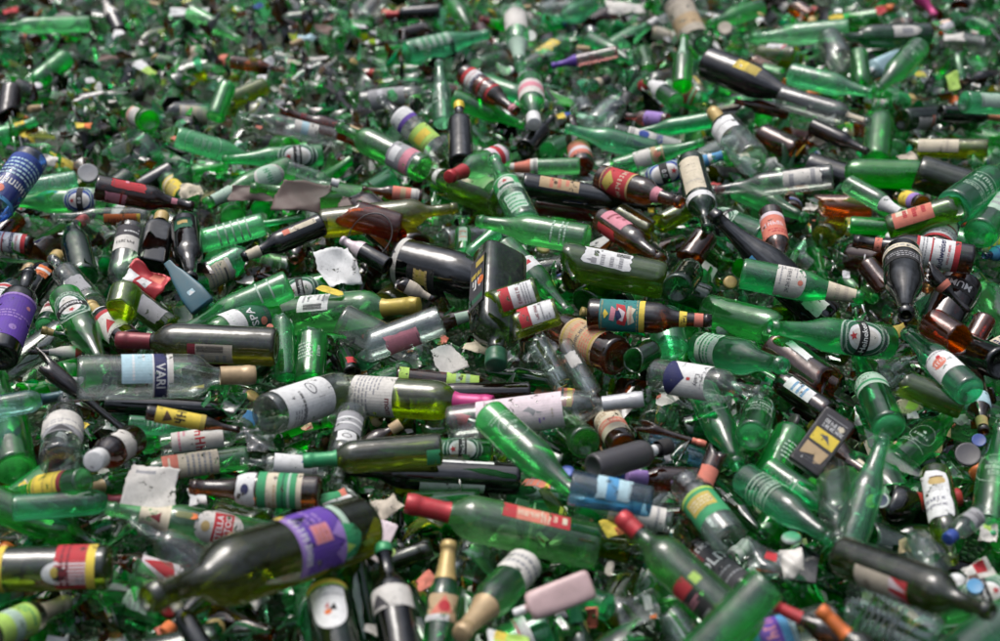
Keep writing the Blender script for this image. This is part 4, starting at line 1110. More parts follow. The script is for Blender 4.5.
H('W', 'olive', 888, 229, 956, 208, 28, 3, 'coral label fragment', 'olive bottle piece with coral orange label beside the brown beer base', cut=(0, .55), labs=[LB(.06, .38, 80, 30, 'coral', [('r', -1, .1, -.2, .4, 'cream'), ('l', 3, .2, .9, 'red')])])
H('K', 'lgreen', 848, 184, 906, 216, 21, 4, 'white neck foil bottle', 'pale green bottle with a white foil neck ending in dark green', cap=None, labs=[band(.62, .90, 'white', w=340)])
H('B', 'dbrown', 812, 126, 868, 152, 18, 2, 'dark brown neck', 'dark brown bottle with neck toward the upright jagged fragment')
H('K', 'green', 850, 225, 888, 227, 19, 3, 'small green fragment', 'small green bottle fragment left of the coral label fragment', cut=(0, .5))
H('N', 'blue', 1014, 250, 984, 256, 16, 3, 'blue edge bottle', 'small dark bottle with blue label cut by the right edge', labs=[LB(.2, .8, 200, 0, 'sky')])
H('W', 'amber', 872, 206, 822, 206, 24, 3, 'curved amber fragment', 'dark amber broken bottle with curved pointed edges', cut=(0, .45))
H('N', 'amber', 922, 204, 896, 196, 18, 3, 'yellow label amber bottle', 'small amber bottle with yellow label above the coral label', labs=[LB(.1, .6, 150, 10, 'yellow', [('r', -1, 0, 1, .4, 'lilac')])])

# ================================================================== the far band
H('K', 'green', 406, 53, 489, 34, 25, 3, 'far long green bottle', 'bright green beer bottle lying at the top with neck to the right', labs=[LB(.1, .5, 70, 30, 'mint', [('l', 4, .1, .9, 'green')], 'torn')])
H('B', 'brown', 464, 74, 517, 112, 23, 4, 'far white label beer bottle', 'brown beer bottle with white label, red edges and pink neck tip', labs=[bud(.10, .58, 0), band(.9, .98, 'pink', w=340)])
H('K', 'lgreen', 515, 12, 520, 68, 24, 3, 'far neck down bottle', 'pale green bottle with white label pointing neck down at the top', labs=[LB(.1, .4, 140, 0, 'offwhite'), band(.6, .85, 'mint')])
H('K', 'lgreen', 443, 124, 439, 62, 20, 4, 'far upright green bottle', 'pale green bottle standing upright above the red mouth bottle', labs=[frost(.2, .5)])
H('K', 'green', 530, 82, 534, 124, 27, 4, 'pink ring label bottle', 'green bottle with white and pink ring label and white cap', cap=('screw', .84, 'white', .55), labs=[LB(.2, .52, 190, 0, 'offwhite', [('r', -1, .25, 1, .6, 'pink')])])
H('K', 'green', 452, 98, 524, 126, 19, 3, 'far diagonal green bottle', 'green bottle slanting below the far white label beer bottle')
H('B', 'black', 525, 149, 552, 118, 21, 4, 'grey base black bottle', 'black bottle with a pale grey round base toward the viewer', face='base')
H('J', 'clear', 594, 128, 616, 104, 29, 3, 'far clear jar', 'wide clear jar with thick white rim in the upper middle')
H('B', 'brown', 583, 167, 571, 118, 23, 3, 'red ring brown base', 'brown bottle with red and white ring label near its dark base', labs=[LB(.10, .36, 190, 0, 'coral', [('r', -1, .3, 1, .55, 'pinkw')])])
H('K', 'green', 580, 166, 496, 168, 18, 3, 'red panel slim bottle', 'slim green bottle with white and red panel label', labs=[LB(.5, .95, 180, 0, 'offwhite', [('r', -1, .2, 1, .62, 'coral')])])
H('W', 'black', 461, 164, 459, 104, 25, 4, 'yellow cap black bottle', 'black bottle with yellow cap standing behind the red mouth bottle', cap=('foil', .9, 'yellow'))
H('S', 'grey', 442, 155, 380, 98, 26, 4, 'lime and purple label bottle', 'clear bottle with lime label and purple and white upper label', labs=[LB(.14, .38, 140, 0, 'lime', [('r', -.6, .3, .6, .7, 'yellow')]), LB(.5, .68, 140, 0, 'white', [('r', -1, 0, 1, .3, 'purple')], 'rect', 'neck_label')])
H('S', 'grey', 360, 103, 444, 92, 23, 2, 'far dusty clear bottle', 'dusty clear bottle with grey paper above the lime and purple label', labs=[LB(.1, .55, 150, 10, 'grey', [('l', 2, .2, .8, 'silver')], 'torn')])
H('W', 'grey', 670, -12, 688, 26, 30, 4, 'grey open can', 'beige grey broken bottle with dark open end toward the viewer at the top', face='neck', cut=(0, .45), labs=[LB(.2, .6, 160, 0, 'beige', [('r', -1, .5, 1, .8, 'tan')])])
H('C', 'plum', 707, 63, 806, 102, 35, 4, 'plum black bottle', 'big plum black bottle with thin yellow strip in the upper right', labs=[LB(.32, .55, 40, 40, 'ochre', [('r', -1, 0, 1, .5, 'yellow')])])
H('K', 'bgreen', 682, 87, 684, 36, 20, 4, 'emerald upright bottle', 'emerald bottle standing left of the plum black bottle', labs=[LB(.5, .9, 40, 10, 'mint')])
H('W', 'grey', 780, 97, 870, 123, 25, 4, 'dusty grey clear bottle', 'dusty clear wine bottle right of the plum black bottle', labs=[LB(.75, .95, 60, 20, 'cream', [], 'torn')])
H('K', 'lgreen', 790, 74, 874, 94, 24, 4, 'tapering green bottle', 'pale green bottle tapering to the right above the dusty grey bottle')
H('K', 'lgreen', 849, 30, 752, 38, 23, 3, 'far right green bottle', 'pale green bottle lying level in the top right')
H('W', 'dgreen', 929, 35, 838, 38, 25, 4, 'white tag green wine', 'dark green wine bottle with white tag label in the top right', labs=[LB(.14, .44, 60, 26, 'offwhite', [('r', -.5, .3, .5, .7, 'grey')], 'shield')])
H('J', 'grey', 840, 62, 829, 38, 29, 4, 'far open jar', 'smoky clear jar with dark open mouth below the far right green bottle')
H('K', 'green', 919, 47, 876, 92, 24, 4, 'far lined label lager', 'green lager bottle with white lined label slanting under the white tag wine', labs=[frost(.1, .44)])
H('P', 'aqua', 900, 58, 868, 72, 20, 2, 'far aqua bottle', 'aqua plastic bottle with white top in the upper right', plastic=True, cap=('screw', .86, 'white', .3))
H('K', 'green', 858, 54, 862, 88, 20, 3, 'far green stub', 'green bottle stub left of the aqua plastic bottle', cut=(0, .7))
H('K', 'green', 676, 102, 646, 80, 19, 4, 'white sleeve bottle', 'green bottle with white sleeve and open mouth left of the emerald bottle', labs=[LB(.4, .8, 330, 0, 'white')])
H('K', 'green', 964, 102, 1036, 106, 23, 4, 'far right edge green bottle', 'green bottle with pale label running out of the right edge', labs=[LB(.15, .45, 80, 20, 'mint')])
H('W', 'black', 940, 113, 1000, 118, 17, 3, 'coral capsule bottle', 'dark bottle with coral orange capsule at the right edge', cap=('foil', .64, 'coral'))
H('N', 'black', 900, -30, 935, 16, 15, 3, 'magenta capsule bottle', 'dark bottle with magenta capsule at the top edge', cap=('foil', .5, 'magenta'))
H('N', 'pinkg', 618, 52, 552, 66, 13, 3, 'violet foil bottle', 'small pinkish bottle with violet neck foil in the upper middle', cap=('foil', .62, 'purple'))
H('N', 'pinkg', 668, 121, 626, 116, 16, 3, 'pink small bottle', 'small pink bottle left of the copper neck clear bottle', labs=[LB(.1, .5, 150, 0, 'lilac')])
H('K', 'green', 712, 120, 634, 133, 18, 3, 'green bottle by copper neck', 'green bottle whose base touches the copper neck')
H('B', 'dbrown', 789, 113, 734, 101, 15, 3, 'grey brown bottle', 'dusty grey brown bottle below the plum black bottle')
H('K', 'lgreen', 176, 137, 244, 157, 23, 3, 'upper left lettered bottle', 'pale green beer bottle with white lined oval print in the upper left heap', cut=(0, .75), labs=[frost(.08, .5)])
H('K', 'green', 66, 58, 36, 82, 21, 2, 'far left green fragment', 'ribbed green bottle fragment in the top left', cut=(0, .6))
H('W', 'black', 440, 11, 386, 15, 14, 3, 'far black bottle', 'small black wine bottle with red capsule at the top', cap=('foil', .7, 'red'))
H('W', 'dbrown', 12, 88, 8, 116, 22, 2, 'dark tube fragment', 'dark broken bottle tube at the left edge in the upper heap', cut=(0, .25))
H('N', 'dbrown', 60, 44, 42, 24, 13, 2, 'tan cap small bottle', 'small brown bottle with tan cap in the top left', cap=('cork', .8, 'tan', .6))
H('B', 'dbrown', 36, 42, 20, 24, 14, 2, 'red white ring bottle', 'small dark bottle with coral and white ring in the top left', labs=[LB(.2, .6, 300, 0, 'coral', [('r', -1, .4, 1, 1, 'offwhite')])])
H('N', 'black', 120, 32, 105, 2, 15, 2, 'white foil far bottle', 'small black bottle with white foil at the top edge', cap=('foil', .5, 'offwhite'))
H('W', 'green', 90, 24, -6, 27, 17, 2, 'top left green bottle', 'green bottle lying in the top left corner below the red scrap')
H('W', 'dgreen', 330, 16, 268, 22, 16, 2, 'top dark green bottle', 'dark green bottle at the top left of the black wine bottle')
H('K', 'lgreen', 190, 12, 240, 40, 17, 2, 'top pale bottle', 'pale green bottle at the top edge beside a white paper')
H('B', 'brown', 230, 62, 285, 70, 14, 2, 'far brown bottle', 'brown bottle with white flecks in the upper left heap')
H('W', 'olive', 265, 86, 232, 100, 20, 2, 'far olive fragment', 'olive bottle fragment above the clear diagonal bottle', cut=(0, .5))
H('K', 'green', 215, 118, 228, 84, 19, 2, 'far left upright fragment', 'green bottle fragment standing left of the clear diagonal bottle', cut=(0, .6))
H('S', 'clear', 360, 22, 392, -14, 20, 2, 'far clear bottle', 'clear bottle reaching out of the top edge above the black bottle')
H('K', 'green', 590, 40, 632, 62, 18, 2, 'far middle green bottle', 'green bottle in the top middle below a white paper')
H('K', 'green', 760, 8, 710, 24, 20, 2, 'top right green bottle', 'green bottle at the top edge right of the grey open can')
H('K', 'lgreen', 590, 6, 556, 20, 22, 2, 'top middle pale bottle', 'pale aqua green bottle at the top edge right of the neck down bottle')

H('W', 'amber', 930, 322, 958, 340, 34, 4, 'broken amber body', 'jagged amber brown broken body below the smashed black bottle', cut=(0, .3), face='neck')
H('B', 'amber', 986, 318, 972, 342, 22, 4, 'amber yellow chip', 'small amber broken bottle near the right edge', cut=(0, .35))
H('W', 'brown', 706, 236, 690, 258, 28, 3, 'amber brown shards', 'broken amber brown bottle beside the black champagne neck', cut=(0, .3))
H('W', 'amber', 400, 228, 352, 214, 32, 4, 'amber broken body', 'broken amber bottle body right of the muddy brown sheets', cut=(0, .36), face='neck')
H('B', 'brown', 866, 264, 884, 286, 22, 3, 'brown orange stub', 'brown broken bottle stub left of the black bottle facing viewer', cut=(0, .4))
H('W', 'amber', 806, 368, 834, 384, 32, 1, 'jagged amber rim', 'jagged amber brown broken rim right of the frosted label beer bottle', cut=(0, .25), face='neck')
# ================================================================== build the bottles placed from the photograph
LAYZ = {0: -.03, 1: -.005, 2: .022, 3: .05, 4: .082, 5: .112, 6: .15}
SEG_P, SEG_Q, SEG_R = [], [], []
REFS = []          # (px, py, ref phrase) for the labels of the smaller pieces
USED = set()
GROUPS = {'beer_bottle': 'beer bottles in the heap', 'wine_bottle': 'wine bottles in the heap', 'spirit_bottle': 'spirit bottles in the heap',
          'small_bottle': 'small bottles in the heap', 'champagne_bottle': 'champagne bottles in the heap', 'broken_bottle': 'broken bottles in the heap'}


def deepest(p, q, R):
    if not SEG_P:
        return 0.0
    d = seg_dist(p, q, np.array(SEG_P), np.array(SEG_Q))
    return float(((np.array(SEG_R) + R) - d).max())


def place_root(name, p, x, y, z):
    root = bpy.data.objects.new(name, None)
    COL.objects.link(root)
    root.empty_display_size = .02
    root.matrix_world = Matrix(((x.x, y.x, z.x, p.x), (x.y, y.y, z.y, p.y), (x.z, y.z, z.z, p.z), (0, 0, 0, 1)))
    return root


diag = []
for idx, e in sorted(enumerate(HERO), key=lambda t: t[1]['layer']):
    kind = e['kind']
    z0, z1 = e['cut'] or (0, 1)
    h = LAYZ[e['layer']]
    best = None
    for k in range(6):
        p, q, R, st = solve(e['b'], e['t'], e['D'], ASPECT[kind] * e['asp'], z1 - z0, h + .011 * k, e['face'])
        pen = deepest(p, q, R) - .2 * R
        if best is None or pen < best[0] - .002:
            best = (pen, p, q, R, st)
        if pen <= 0:
            break
    pen, p, q, R, st = best
    SEG_P.append(np.array(p)); SEG_Q.append(np.array(q)); SEG_R.append(R)
    diag.append((st, e['ref'], round(R, 4), round((q - p).length, 3), round(math.degrees(math.asin((q - p).normalized().z)))))
    x, y, z = frame(p, q)
    if e['spin']:
        rt = Matrix.Rotation(R2(e['spin']), 3, z)
        x, y = rt @ x, rt @ y
    L = (q - p).length / (z1 - z0)
    name = e['name'] or ('broken_bottle' if e['cut'] and kind not in 'JT' else KNAME[kind])
    base = p - z * (z0 * L)
    root = place_root(name, base, x, y, z)
    tag(root, e['label'], KCAT.get(kind, e['cat'] or ('broken bottle' if name == 'broken_bottle' else 'bottle')), GROUPS.get(name))
    USED.add(e['label'])
    rnd = random.Random(idx * 13 + 5)
    if e['cut']:
        vs, fs = broken(kind, R, L, z0, z1, rnd, amp=.1 if e['col'] == 'mud' else .085 if z1 - z0 > .35 else .055)
    else:
        vs, fs = lathe(kind, R, L, 48 if kind in FLAT else 30)
    m = plmat(e['col']) if e['plastic'] else solid('muddy_brown_glass', (.095, .055, .042), .5, 0, 1.0, 1.0, 30) if e['col'] == 'mud' else gmat(e['col'])
    obj('plastic_body' if e['plastic'] else 'glass_body', vs, fs, [m], root)
    if e['cap']:
        make_cap(root, kind, R, L, e['cap'])
    for k, (a, b, w, roll, basec, shape, els, part) in enumerate(e['labs']):
        s = y.dot(UPV) - .25 * y.dot(RGT)
        off = roll if s >= 0 else -roll
        make_label(part, root, kind, R, L, a, b, w, basec, els, shape, off, idx * 31 + k)
    px, py, _ = proj((p + q) / 2)
    REFS.append((min(max(px, 5), 995), min(max(py, 5), 636), e['ref']))
bad = [d for d in diag if d[0] < .7 or d[0] > 1.35]
print('STRETCH', len(bad), sorted(bad)[:60])

# ================================================================== words for the rest of the heap
REFA = np.array([(r[0], r[1]) for r in REFS])


def where(px, py):
    order = np.argsort(((REFA - (px, py)) ** 2).sum(1))
    for i in order[:9]:
        dx, dy = px - REFA[i][0], py - REFA[i][1]
        if abs(dx) > 2.2 * abs(dy):
            w = 'right of' if dx > 0 else 'left of'
        elif abs(dy) > 2.2 * abs(dx):
            w = 'below' if dy > 0 else 'above'
        else:
            w = ('below' if dy > 0 else 'above') + (' right of' if dx > 0 else ' left of')
        yield w + ' the ' + REFS[i][2]


def unique(look, px, py):
    for w in where(px, py):
        t = look + ' ' + w
        if t not in USED and len(t.split()) <= 16:
            USED.add(t)
            return t
    ws = list(where(px, py))
    for a in ws:
        for b in ws:
            t = look + ' ' + a + ' and ' + b
            if a != b and t not in USED and len(t.split()) <= 16:
                USED.add(t)
                return t
    return None


# ================================================================== smaller bottles and pieces that fill the heap
def proto(kind, R, cut, rnd):
    L = R * ASPECT[kind]
    if cut:
        return broken(kind, R, L, cut[0], cut[1], rnd, 24), L
    return lathe(kind, R, L, 24), L


VAR = []
vr = random.Random(99)
for kind, R, cut, cols, wgt, word in (
        ('B', .0305, (0, .3), ('brown', 'amber', 'clear', 'olive'), 7, 'bottle base'), ('S', .034, (.6, 1), ('clear', 'grey'), 4, 'clear bottle neck'),
        ('K', .031, None, ('green', 'lgreen', 'bgreen', 'dgreen'), 5, 'green beer bottle'), ('K', .031, (0, .5), ('green', 'lgreen', 'bgreen', 'dgreen'), 12, 'broken green bottle'),
        ('K', .031, (0, .3), ('green', 'bgreen', 'dgreen'), 11, 'green bottle base'), ('K', .031, (.5, 1), ('green', 'lgreen', 'bgreen'), 9, 'green bottle neck'),
        ('B', .0305, None, ('brown', 'dbrown'), 3, 'brown beer bottle'), ('B', .0305, (0, .5), ('brown', 'dbrown', 'amber'), 4, 'broken brown bottle'),
        ('B', .0305, (.48, 1), ('brown', 'dbrown'), 4, 'brown bottle neck'),
        ('W', .037, None, ('wgreen', 'dolive', 'dgreen', 'black'), 2, 'dark wine bottle'), ('W', .037, (0, .45), ('olive', 'wgreen', 'dolive'), 5, 'broken olive wine bottle'),
        ('W', .037, (.6, 1), ('wgreen', 'dolive', 'black'), 4, 'dark wine bottle neck'),
        ('S', .036, (0, .55), ('clear', 'grey'), 8, 'broken clear bottle'), ('S', .034, None, ('clear', 'grey'), 3, 'clear spirit bottle'),
        ('N', .023, None, ('clear', 'brown', 'green', 'black'), 4, 'small bottle'), ('J', .033, (0, .7), ('clear',), 2, 'broken clear jar')):
    for c in cols:
        (vs, fs), L = proto(kind, R, cut, vr)
        VAR.append((kind, R, L, cut, c, wgt / len(cols), word, vs, fs))
SOURCE = {}
GROUPS['bottle_stump'] = 'broken bottle bases in the heap'
GROUPS['bottle_fragment'] = 'broken bottle necks in the heap'


def piece_name(cut, kind):
    if not cut or kind == 'J':
        return KNAME[kind]
    return 'bottle_fragment' if cut[0] > .1 else 'bottle_stump' if cut[1] < .4 else 'broken_bottle'


LABCH = ('white', 'cream', 'red', 'offwhite', 'mint', 'coral', 'blue', 'yellow')
CAPCH = ('red', 'gold', 'black', 'white', 'dred', 'green', 'tan', 'orange')
COLWORD = {'green': 'mid green', 'lgreen': 'pale green', 'bgreen': 'emerald', 'dgreen': 'dark green', 'brown': 'brown', 'dbrown': 'dark brown', 'amber': 'amber', 'wgreen': 'mossy green',
           'dolive': 'dark olive', 'olive': 'olive', 'black': 'black', 'clear': 'clear', 'grey': 'smoky clear'}


def copy_thing(root):
    r = root.copy()
    COL.objects.link(r)
    for ch in root.children:
        c = ch.copy()
        COL.objects.link(c)
        c.parent = r
    return r


def source(vi, li, ci):
    key = (vi, li, ci)
    if key in SOURCE:
        return SOURCE[key], True
    kind, R, L, cut, c, w, word, vs, fs = VAR[vi]
    z0, z1 = cut or (0, 1)
    name = piece_name(cut, kind)
    root = place_root(name, Vector((0, 0, 0)), Vector((1, 0, 0)), Vector((0, 1, 0)), Vector((0, 0, 1)))
    obj('glass_body', vs, fs, [gmat(c)], root)
    if li is not None and z0 == 0:
        b = min(.46, z1 - .1)
        make_label('front_label', root, kind, R, L, .12, b, 130, LABCH[li], [('l', 4, .15, .6, 'grey'), ('r', -1, .8, 1, .93, LABCH[(li + 2) % 8]), ('r', -.5, .66, .5, .72, 'dgrey')], 'torn' if vi % 2 else 'rect', 0, vi)
    elif li is not None and not cut is None:
        make_label('neck_label', root, kind, R, L, .74, .86, 300, LABCH[li], [], 'rect', 0, vi)
    if ci is not None and z1 == 1:
        make_cap(root, kind, R, L, ('foil', .72 if kind == 'W' else .84, CAPCH[ci]))
    SOURCE[key] = root
    return root, False


fr = random.Random(4242)
weights = [v[5] for v in VAR]
placed = 0
tries = 0
while placed < 470 and tries < 9000:
    tries += 1
    # even over the picture, a little beyond its edges
    px, py = fr.uniform(-60, 1060), fr.uniform(-35, 660)
    if py > 200 and fr.random() < .35:
        continue
    if py < 170 and px < 300 + py and fr.random() < .9:
        continue
    vi = fr.choices(range(len(VAR)), weights)[0]
    kind, R, L, cut, c, w, word, vs, fs = VAR[vi]
    z0, z1 = cut or (0, 1)
    k = fr.uniform(.86, 1.1)
    h = fr.uniform(-.045, .03)
    mid = at(px, py, h)
    yaw, tilt = fr.uniform(0, 6.283), fr.uniform(-.35, .35)
    z = Vector((math.cos(yaw) * math.cos(tilt), math.sin(yaw) * math.cos(tilt), math.sin(tilt)))
    ln = L * (z1 - z0) * k
    p, q = mid - z * ln / 2, mid + z * ln / 2
    if deepest(p, q, R * k) > .55 * R * k:
        continue
    li = fr.randrange(8) if fr.random() < .34 else None
    ci = fr.randrange(8) if fr.random() < .3 and z1 == 1 else None
    look = COLWORD[c] + ' ' + word.replace('green ', '').replace('brown ', '').replace('olive ', '').replace('clear ', '').replace('dark ', '')
    if li is not None:
        look += ' with ' + {'offwhite': 'dull white', 'mint': 'pale green'}.get(LABCH[li], LABCH[li]) + ' label'
    elif ci is not None:
        look += ' with ' + {'dred': 'burgundy', 'tan': 'tan'}.get(CAPCH[ci], CAPCH[ci]) + ' foil'
    ix, iy = min(max(px, 2), 998), min(max(py, 2), 639)
    lab = unique(look, ix, iy)
    if lab is None:
        continue
    root, used = source(vi, li, ci)
    if used:
        root = copy_thing(root)
    a = z.orthogonal().normalized()
    rot = Matrix.Rotation(fr.uniform(0, 6.283), 3, z)
    x = rot @ a
    y = z.cross(x)
    pb = p - z * (z0 * L * k)
    root.matrix_world = Matrix(((x.x * k, y.x * k, z.x * k, pb.x), (x.y * k, y.y * k, z.y * k, pb.y), (x.z * k, y.z * k, z.z * k, pb.z), (0, 0, 0, 1)))
    nm = piece_name(cut, kind)
    for key in ('group',):
        if key in root:
            del root[key]
    tag(root, lab, KCAT.get(kind, {'broken_bottle': 'broken bottle', 'bottle_stump': 'bottle base', 'bottle_fragment': 'bottle neck'}.get(nm, 'bottle')), GROUPS.get(nm))
    SEG_P.append(np.array(p)); SEG_Q.append(np.array(q)); SEG_R.append(R * k * .8)
    placed += 1
print('FILLERS', placed, tries)

# ================================================================== broken glass
SHC = ['green', 'lgreen', 'bgreen', 'dgreen', 'wgreen', 'olive', 'brown', 'dbrown', 'clear', 'grey', 'black']
SHW = np.array([.19, .12, .10, .15, .09, .06, .07, .07, .09, .04, .05])


def shard_arrays(n, rng, centers, size, flat_bias=.85):
    """n curved chips of bottle wall, 3 mm thick: returns verts (n*14,3) and faces per chip"""
    m = 7
    rho = rng.choice([.030, .031, .037, .041], n)
    ang = np.sort(rng.uniform(0, 2 * np.pi, (n, m)) * .35 + np.arange(m)[None] / m * 2 * np.pi * .9, axis=1)
    rad = size[:, None] * rng.uniform(.45, 1.15, (n, m))
    ax = rng.uniform(.7, 1.5, n)[:, None]
    u = rad * np.cos(ang) / ax          # round the bottle
    v = rad * np.sin(ang) * ax          # along it
    u = np.concatenate([np.zeros((n, 1)), u * .55, u], 1)
    v = np.concatenate([np.zeros((n, 1)), v * .55, v], 1)
    th = np.clip(u / rho[:, None], -2.4, 2.4)
    X = rho[:, None] * np.sin(th)
    Z = rho[:, None] * (np.cos(th) - 1)
    outer = np.stack([X, v, Z], -1)                         # n,1+2m,3
    wall = rng.uniform(.0025, .004, n)
    rin = (rho - wall)[:, None]
    inner = np.stack([rin * np.sin(th), v, rin * np.cos(th) - rho[:, None]], -1)[:, m + 1:]
    P = np.concatenate([outer, outer[:, m + 1:], inner], 1)    # n,1+4m,3
    # orientation
    yaw = rng.uniform(0, 2 * np.pi, n)
    tl = rng.normal(0, flat_bias, n)
    tl2 = rng.normal(0, flat_bias, n)
    flip = rng.random(n) < .4
    tl = np.where(flip, tl + np.pi, tl)
    cy, sy, ct, st, c2, s2 = np.cos(yaw), np.sin(yaw), np.cos(tl), np.sin(tl), np.cos(tl2), np.sin(tl2)
    Rz = np.zeros((n, 3, 3)); Rz[:, 0, 0] = cy; Rz[:, 0, 1] = -sy; Rz[:, 1, 0] = sy; Rz[:, 1, 1] = cy; Rz[:, 2, 2] = 1
    Rx = np.zeros((n, 3, 3)); Rx[:, 0, 0] = 1; Rx[:, 1, 1] = ct; Rx[:, 1, 2] = -st; Rx[:, 2, 1] = st; Rx[:, 2, 2] = ct
    Ry = np.zeros((n, 3, 3)); Ry[:, 1, 1] = 1; Ry[:, 0, 0] = c2; Ry[:, 0, 2] = s2; Ry[:, 2, 0] = -s2; Ry[:, 2, 2] = c2
    M = Rz @ Rx @ Ry
    P = np.einsum('nij,nkj->nki', M, P) + centers[:, None, :]
    f = []
    for i in range(m):
        j = (i + 1) % m
        f.append((0, 1 + i, 1 + j))
        f.append((1 + i, 1 + m + i, 1 + m + j)); f.append((1 + i, 1 + m + j, 1 + j))
        f.append((1 + 2 * m + i, 1 + 3 * m + i, 1 + 3 * m + j)); f.append((1 + 2 * m + i, 1 + 3 * m + j, 1 + 2 * m + j))
    return P, np.array(f)


def tri_mesh(name, verts, tris, mi, mats, smooth=True):
    me = bpy.data.meshes.new(name)
    nv, nf = len(verts), len(tris)
    me.vertices.add(nv)
    me.vertices.foreach_set('co', verts.astype(np.float32).ravel())
    me.loops.add(nf * 3)
    me.loops.foreach_set('vertex_index', tris.astype(np.int32).ravel())
    me.polygons.add(nf)
    me.polygons.foreach_set('loop_start', np.arange(0, nf * 3, 3, dtype=np.int32))
    for m in mats:
        me.materials.append(m)
    me.polygons.foreach_set('material_index', np.asarray(mi, dtype=np.int32))
    me.polygons.foreach_set('use_smooth', np.full(nf, smooth))
    me.update(calc_edges=True)
    return me


# the loose mass of chips: nobody could count it
srng = np.random.default_rng(11)
N = 38000
yy = 0.55 + 7.2 * srng.random(N) ** 1.25
xx = srng.uniform(-1, 1, N) * (0.75 + .58 * yy)
zz = -.105 + .105 * srng.random(N) ** .8 + np.where(srng.random(N) < .22, .055 * srng.random(N), 0) + .03 * np.clip((yy - 2.5) / .6, 0, 1) * np.clip((.25 - xx) / .5, 0, 1) + .012 * np.sin(xx * 3.1 + 1) * np.cos(yy * 2.3)
size = np.exp(srng.normal(math.log(.020), .40, N)).clip(.008, .046) * np.where(yy > 2.3, 1.0 + .5 * np.clip((yy - 2.3) / 1.5, 0, 1), 1.0)
P, f = shard_arrays(N, srng, np.stack([xx, yy, zz], 1), size)
k = P.shape[1]
tris = (f[None] + (np.arange(N) * k)[:, None, None]).reshape(-1, 3)
ci = srng.choice(len(SHC), N, p=SHW / SHW.sum())
far_left = (yy > 2.35) & (xx < .35) & (srng.random(N) < .38)
ci = np.where(far_left, srng.choice([3, 5, 6, 7, 7, 8, 10, 10, 0], N), ci)
scrap = srng.random(N) < .06
mats = [glass(c + '_chips', tuple(v ** 1.2 for v in TINT[c][0]), TINT[c][1] * .5, island=True, glow=TINT[c][2] * .7) for c in SHC]
mats += [pmat('white'), pmat('offwhite'), pmat('grey'), pmat('beige'), pmat('tan'), pmat('coral'), pmat('yellow'), pmat('black')]
ci = np.where(scrap, len(SHC) + srng.choice(8, N, p=[.28, .2, .14, .12, .07, .07, .04, .08]), ci)
me = tri_mesh('glass_debris', P.reshape(-1, 3), tris, np.repeat(ci, len(f)), mats)
o = bpy.data.objects.new('glass_debris', me)
COL.objects.link(o)
tag(o, 'loose mass of small broken green, brown and clear glass chips', 'broken glass', None, 'stuff')

# the largest chips lying on top, each a thing
count = 0
tries = 0
crng = np.random.default_rng(21)
cr = random.Random(77)
SHAPEW = ['curved', 'pointed', 'long', 'broad', 'jagged']
while count < 298 and tries < 5000:
    tries += 1
    px, py = cr.uniform(-10, 1010), cr.uniform(-8, 648)
    if not (px < 460 and py < 215) and cr.random() < .5:
        continue
    h = cr.uniform(-.005, .06)
    c = at(px, py, h)
    s = cr.uniform(.028, .052)
    if SEG_P:
        d = seg_dist(Vector(c), Vector(c) + Vector((0, 0, .001)), np.array(SEG_P), np.array(SEG_Q)) - np.array(SEG_R)
        if d.min() < -.006:
            continue
    ci_ = int(crng.choice(len(SHC), p=SHW / SHW.sum()))
    P, f = shard_arrays(1, crng, np.array([[0., 0., 0.]]), np.array([s]), .6)
    look = cr.choice(SHAPEW) + ' ' + COLWORD[SHC[ci_]] + ' glass shard'
    lab = unique(look, min(max(px, 2), 998), min(max(py, 2), 639))
    if lab is None:
        continue
    me = tri_mesh('glass_shard', P[0], f, np.zeros(len(f)), [gmat(SHC[ci_])])
    o = bpy.data.objects.new('glass_shard', me)
    o.location = c
    COL.objects.link(o)
    tag(o, lab, 'glass shard', 'large glass shards on top of the heap')
    count += 1
print('SHARDS', count, tries)


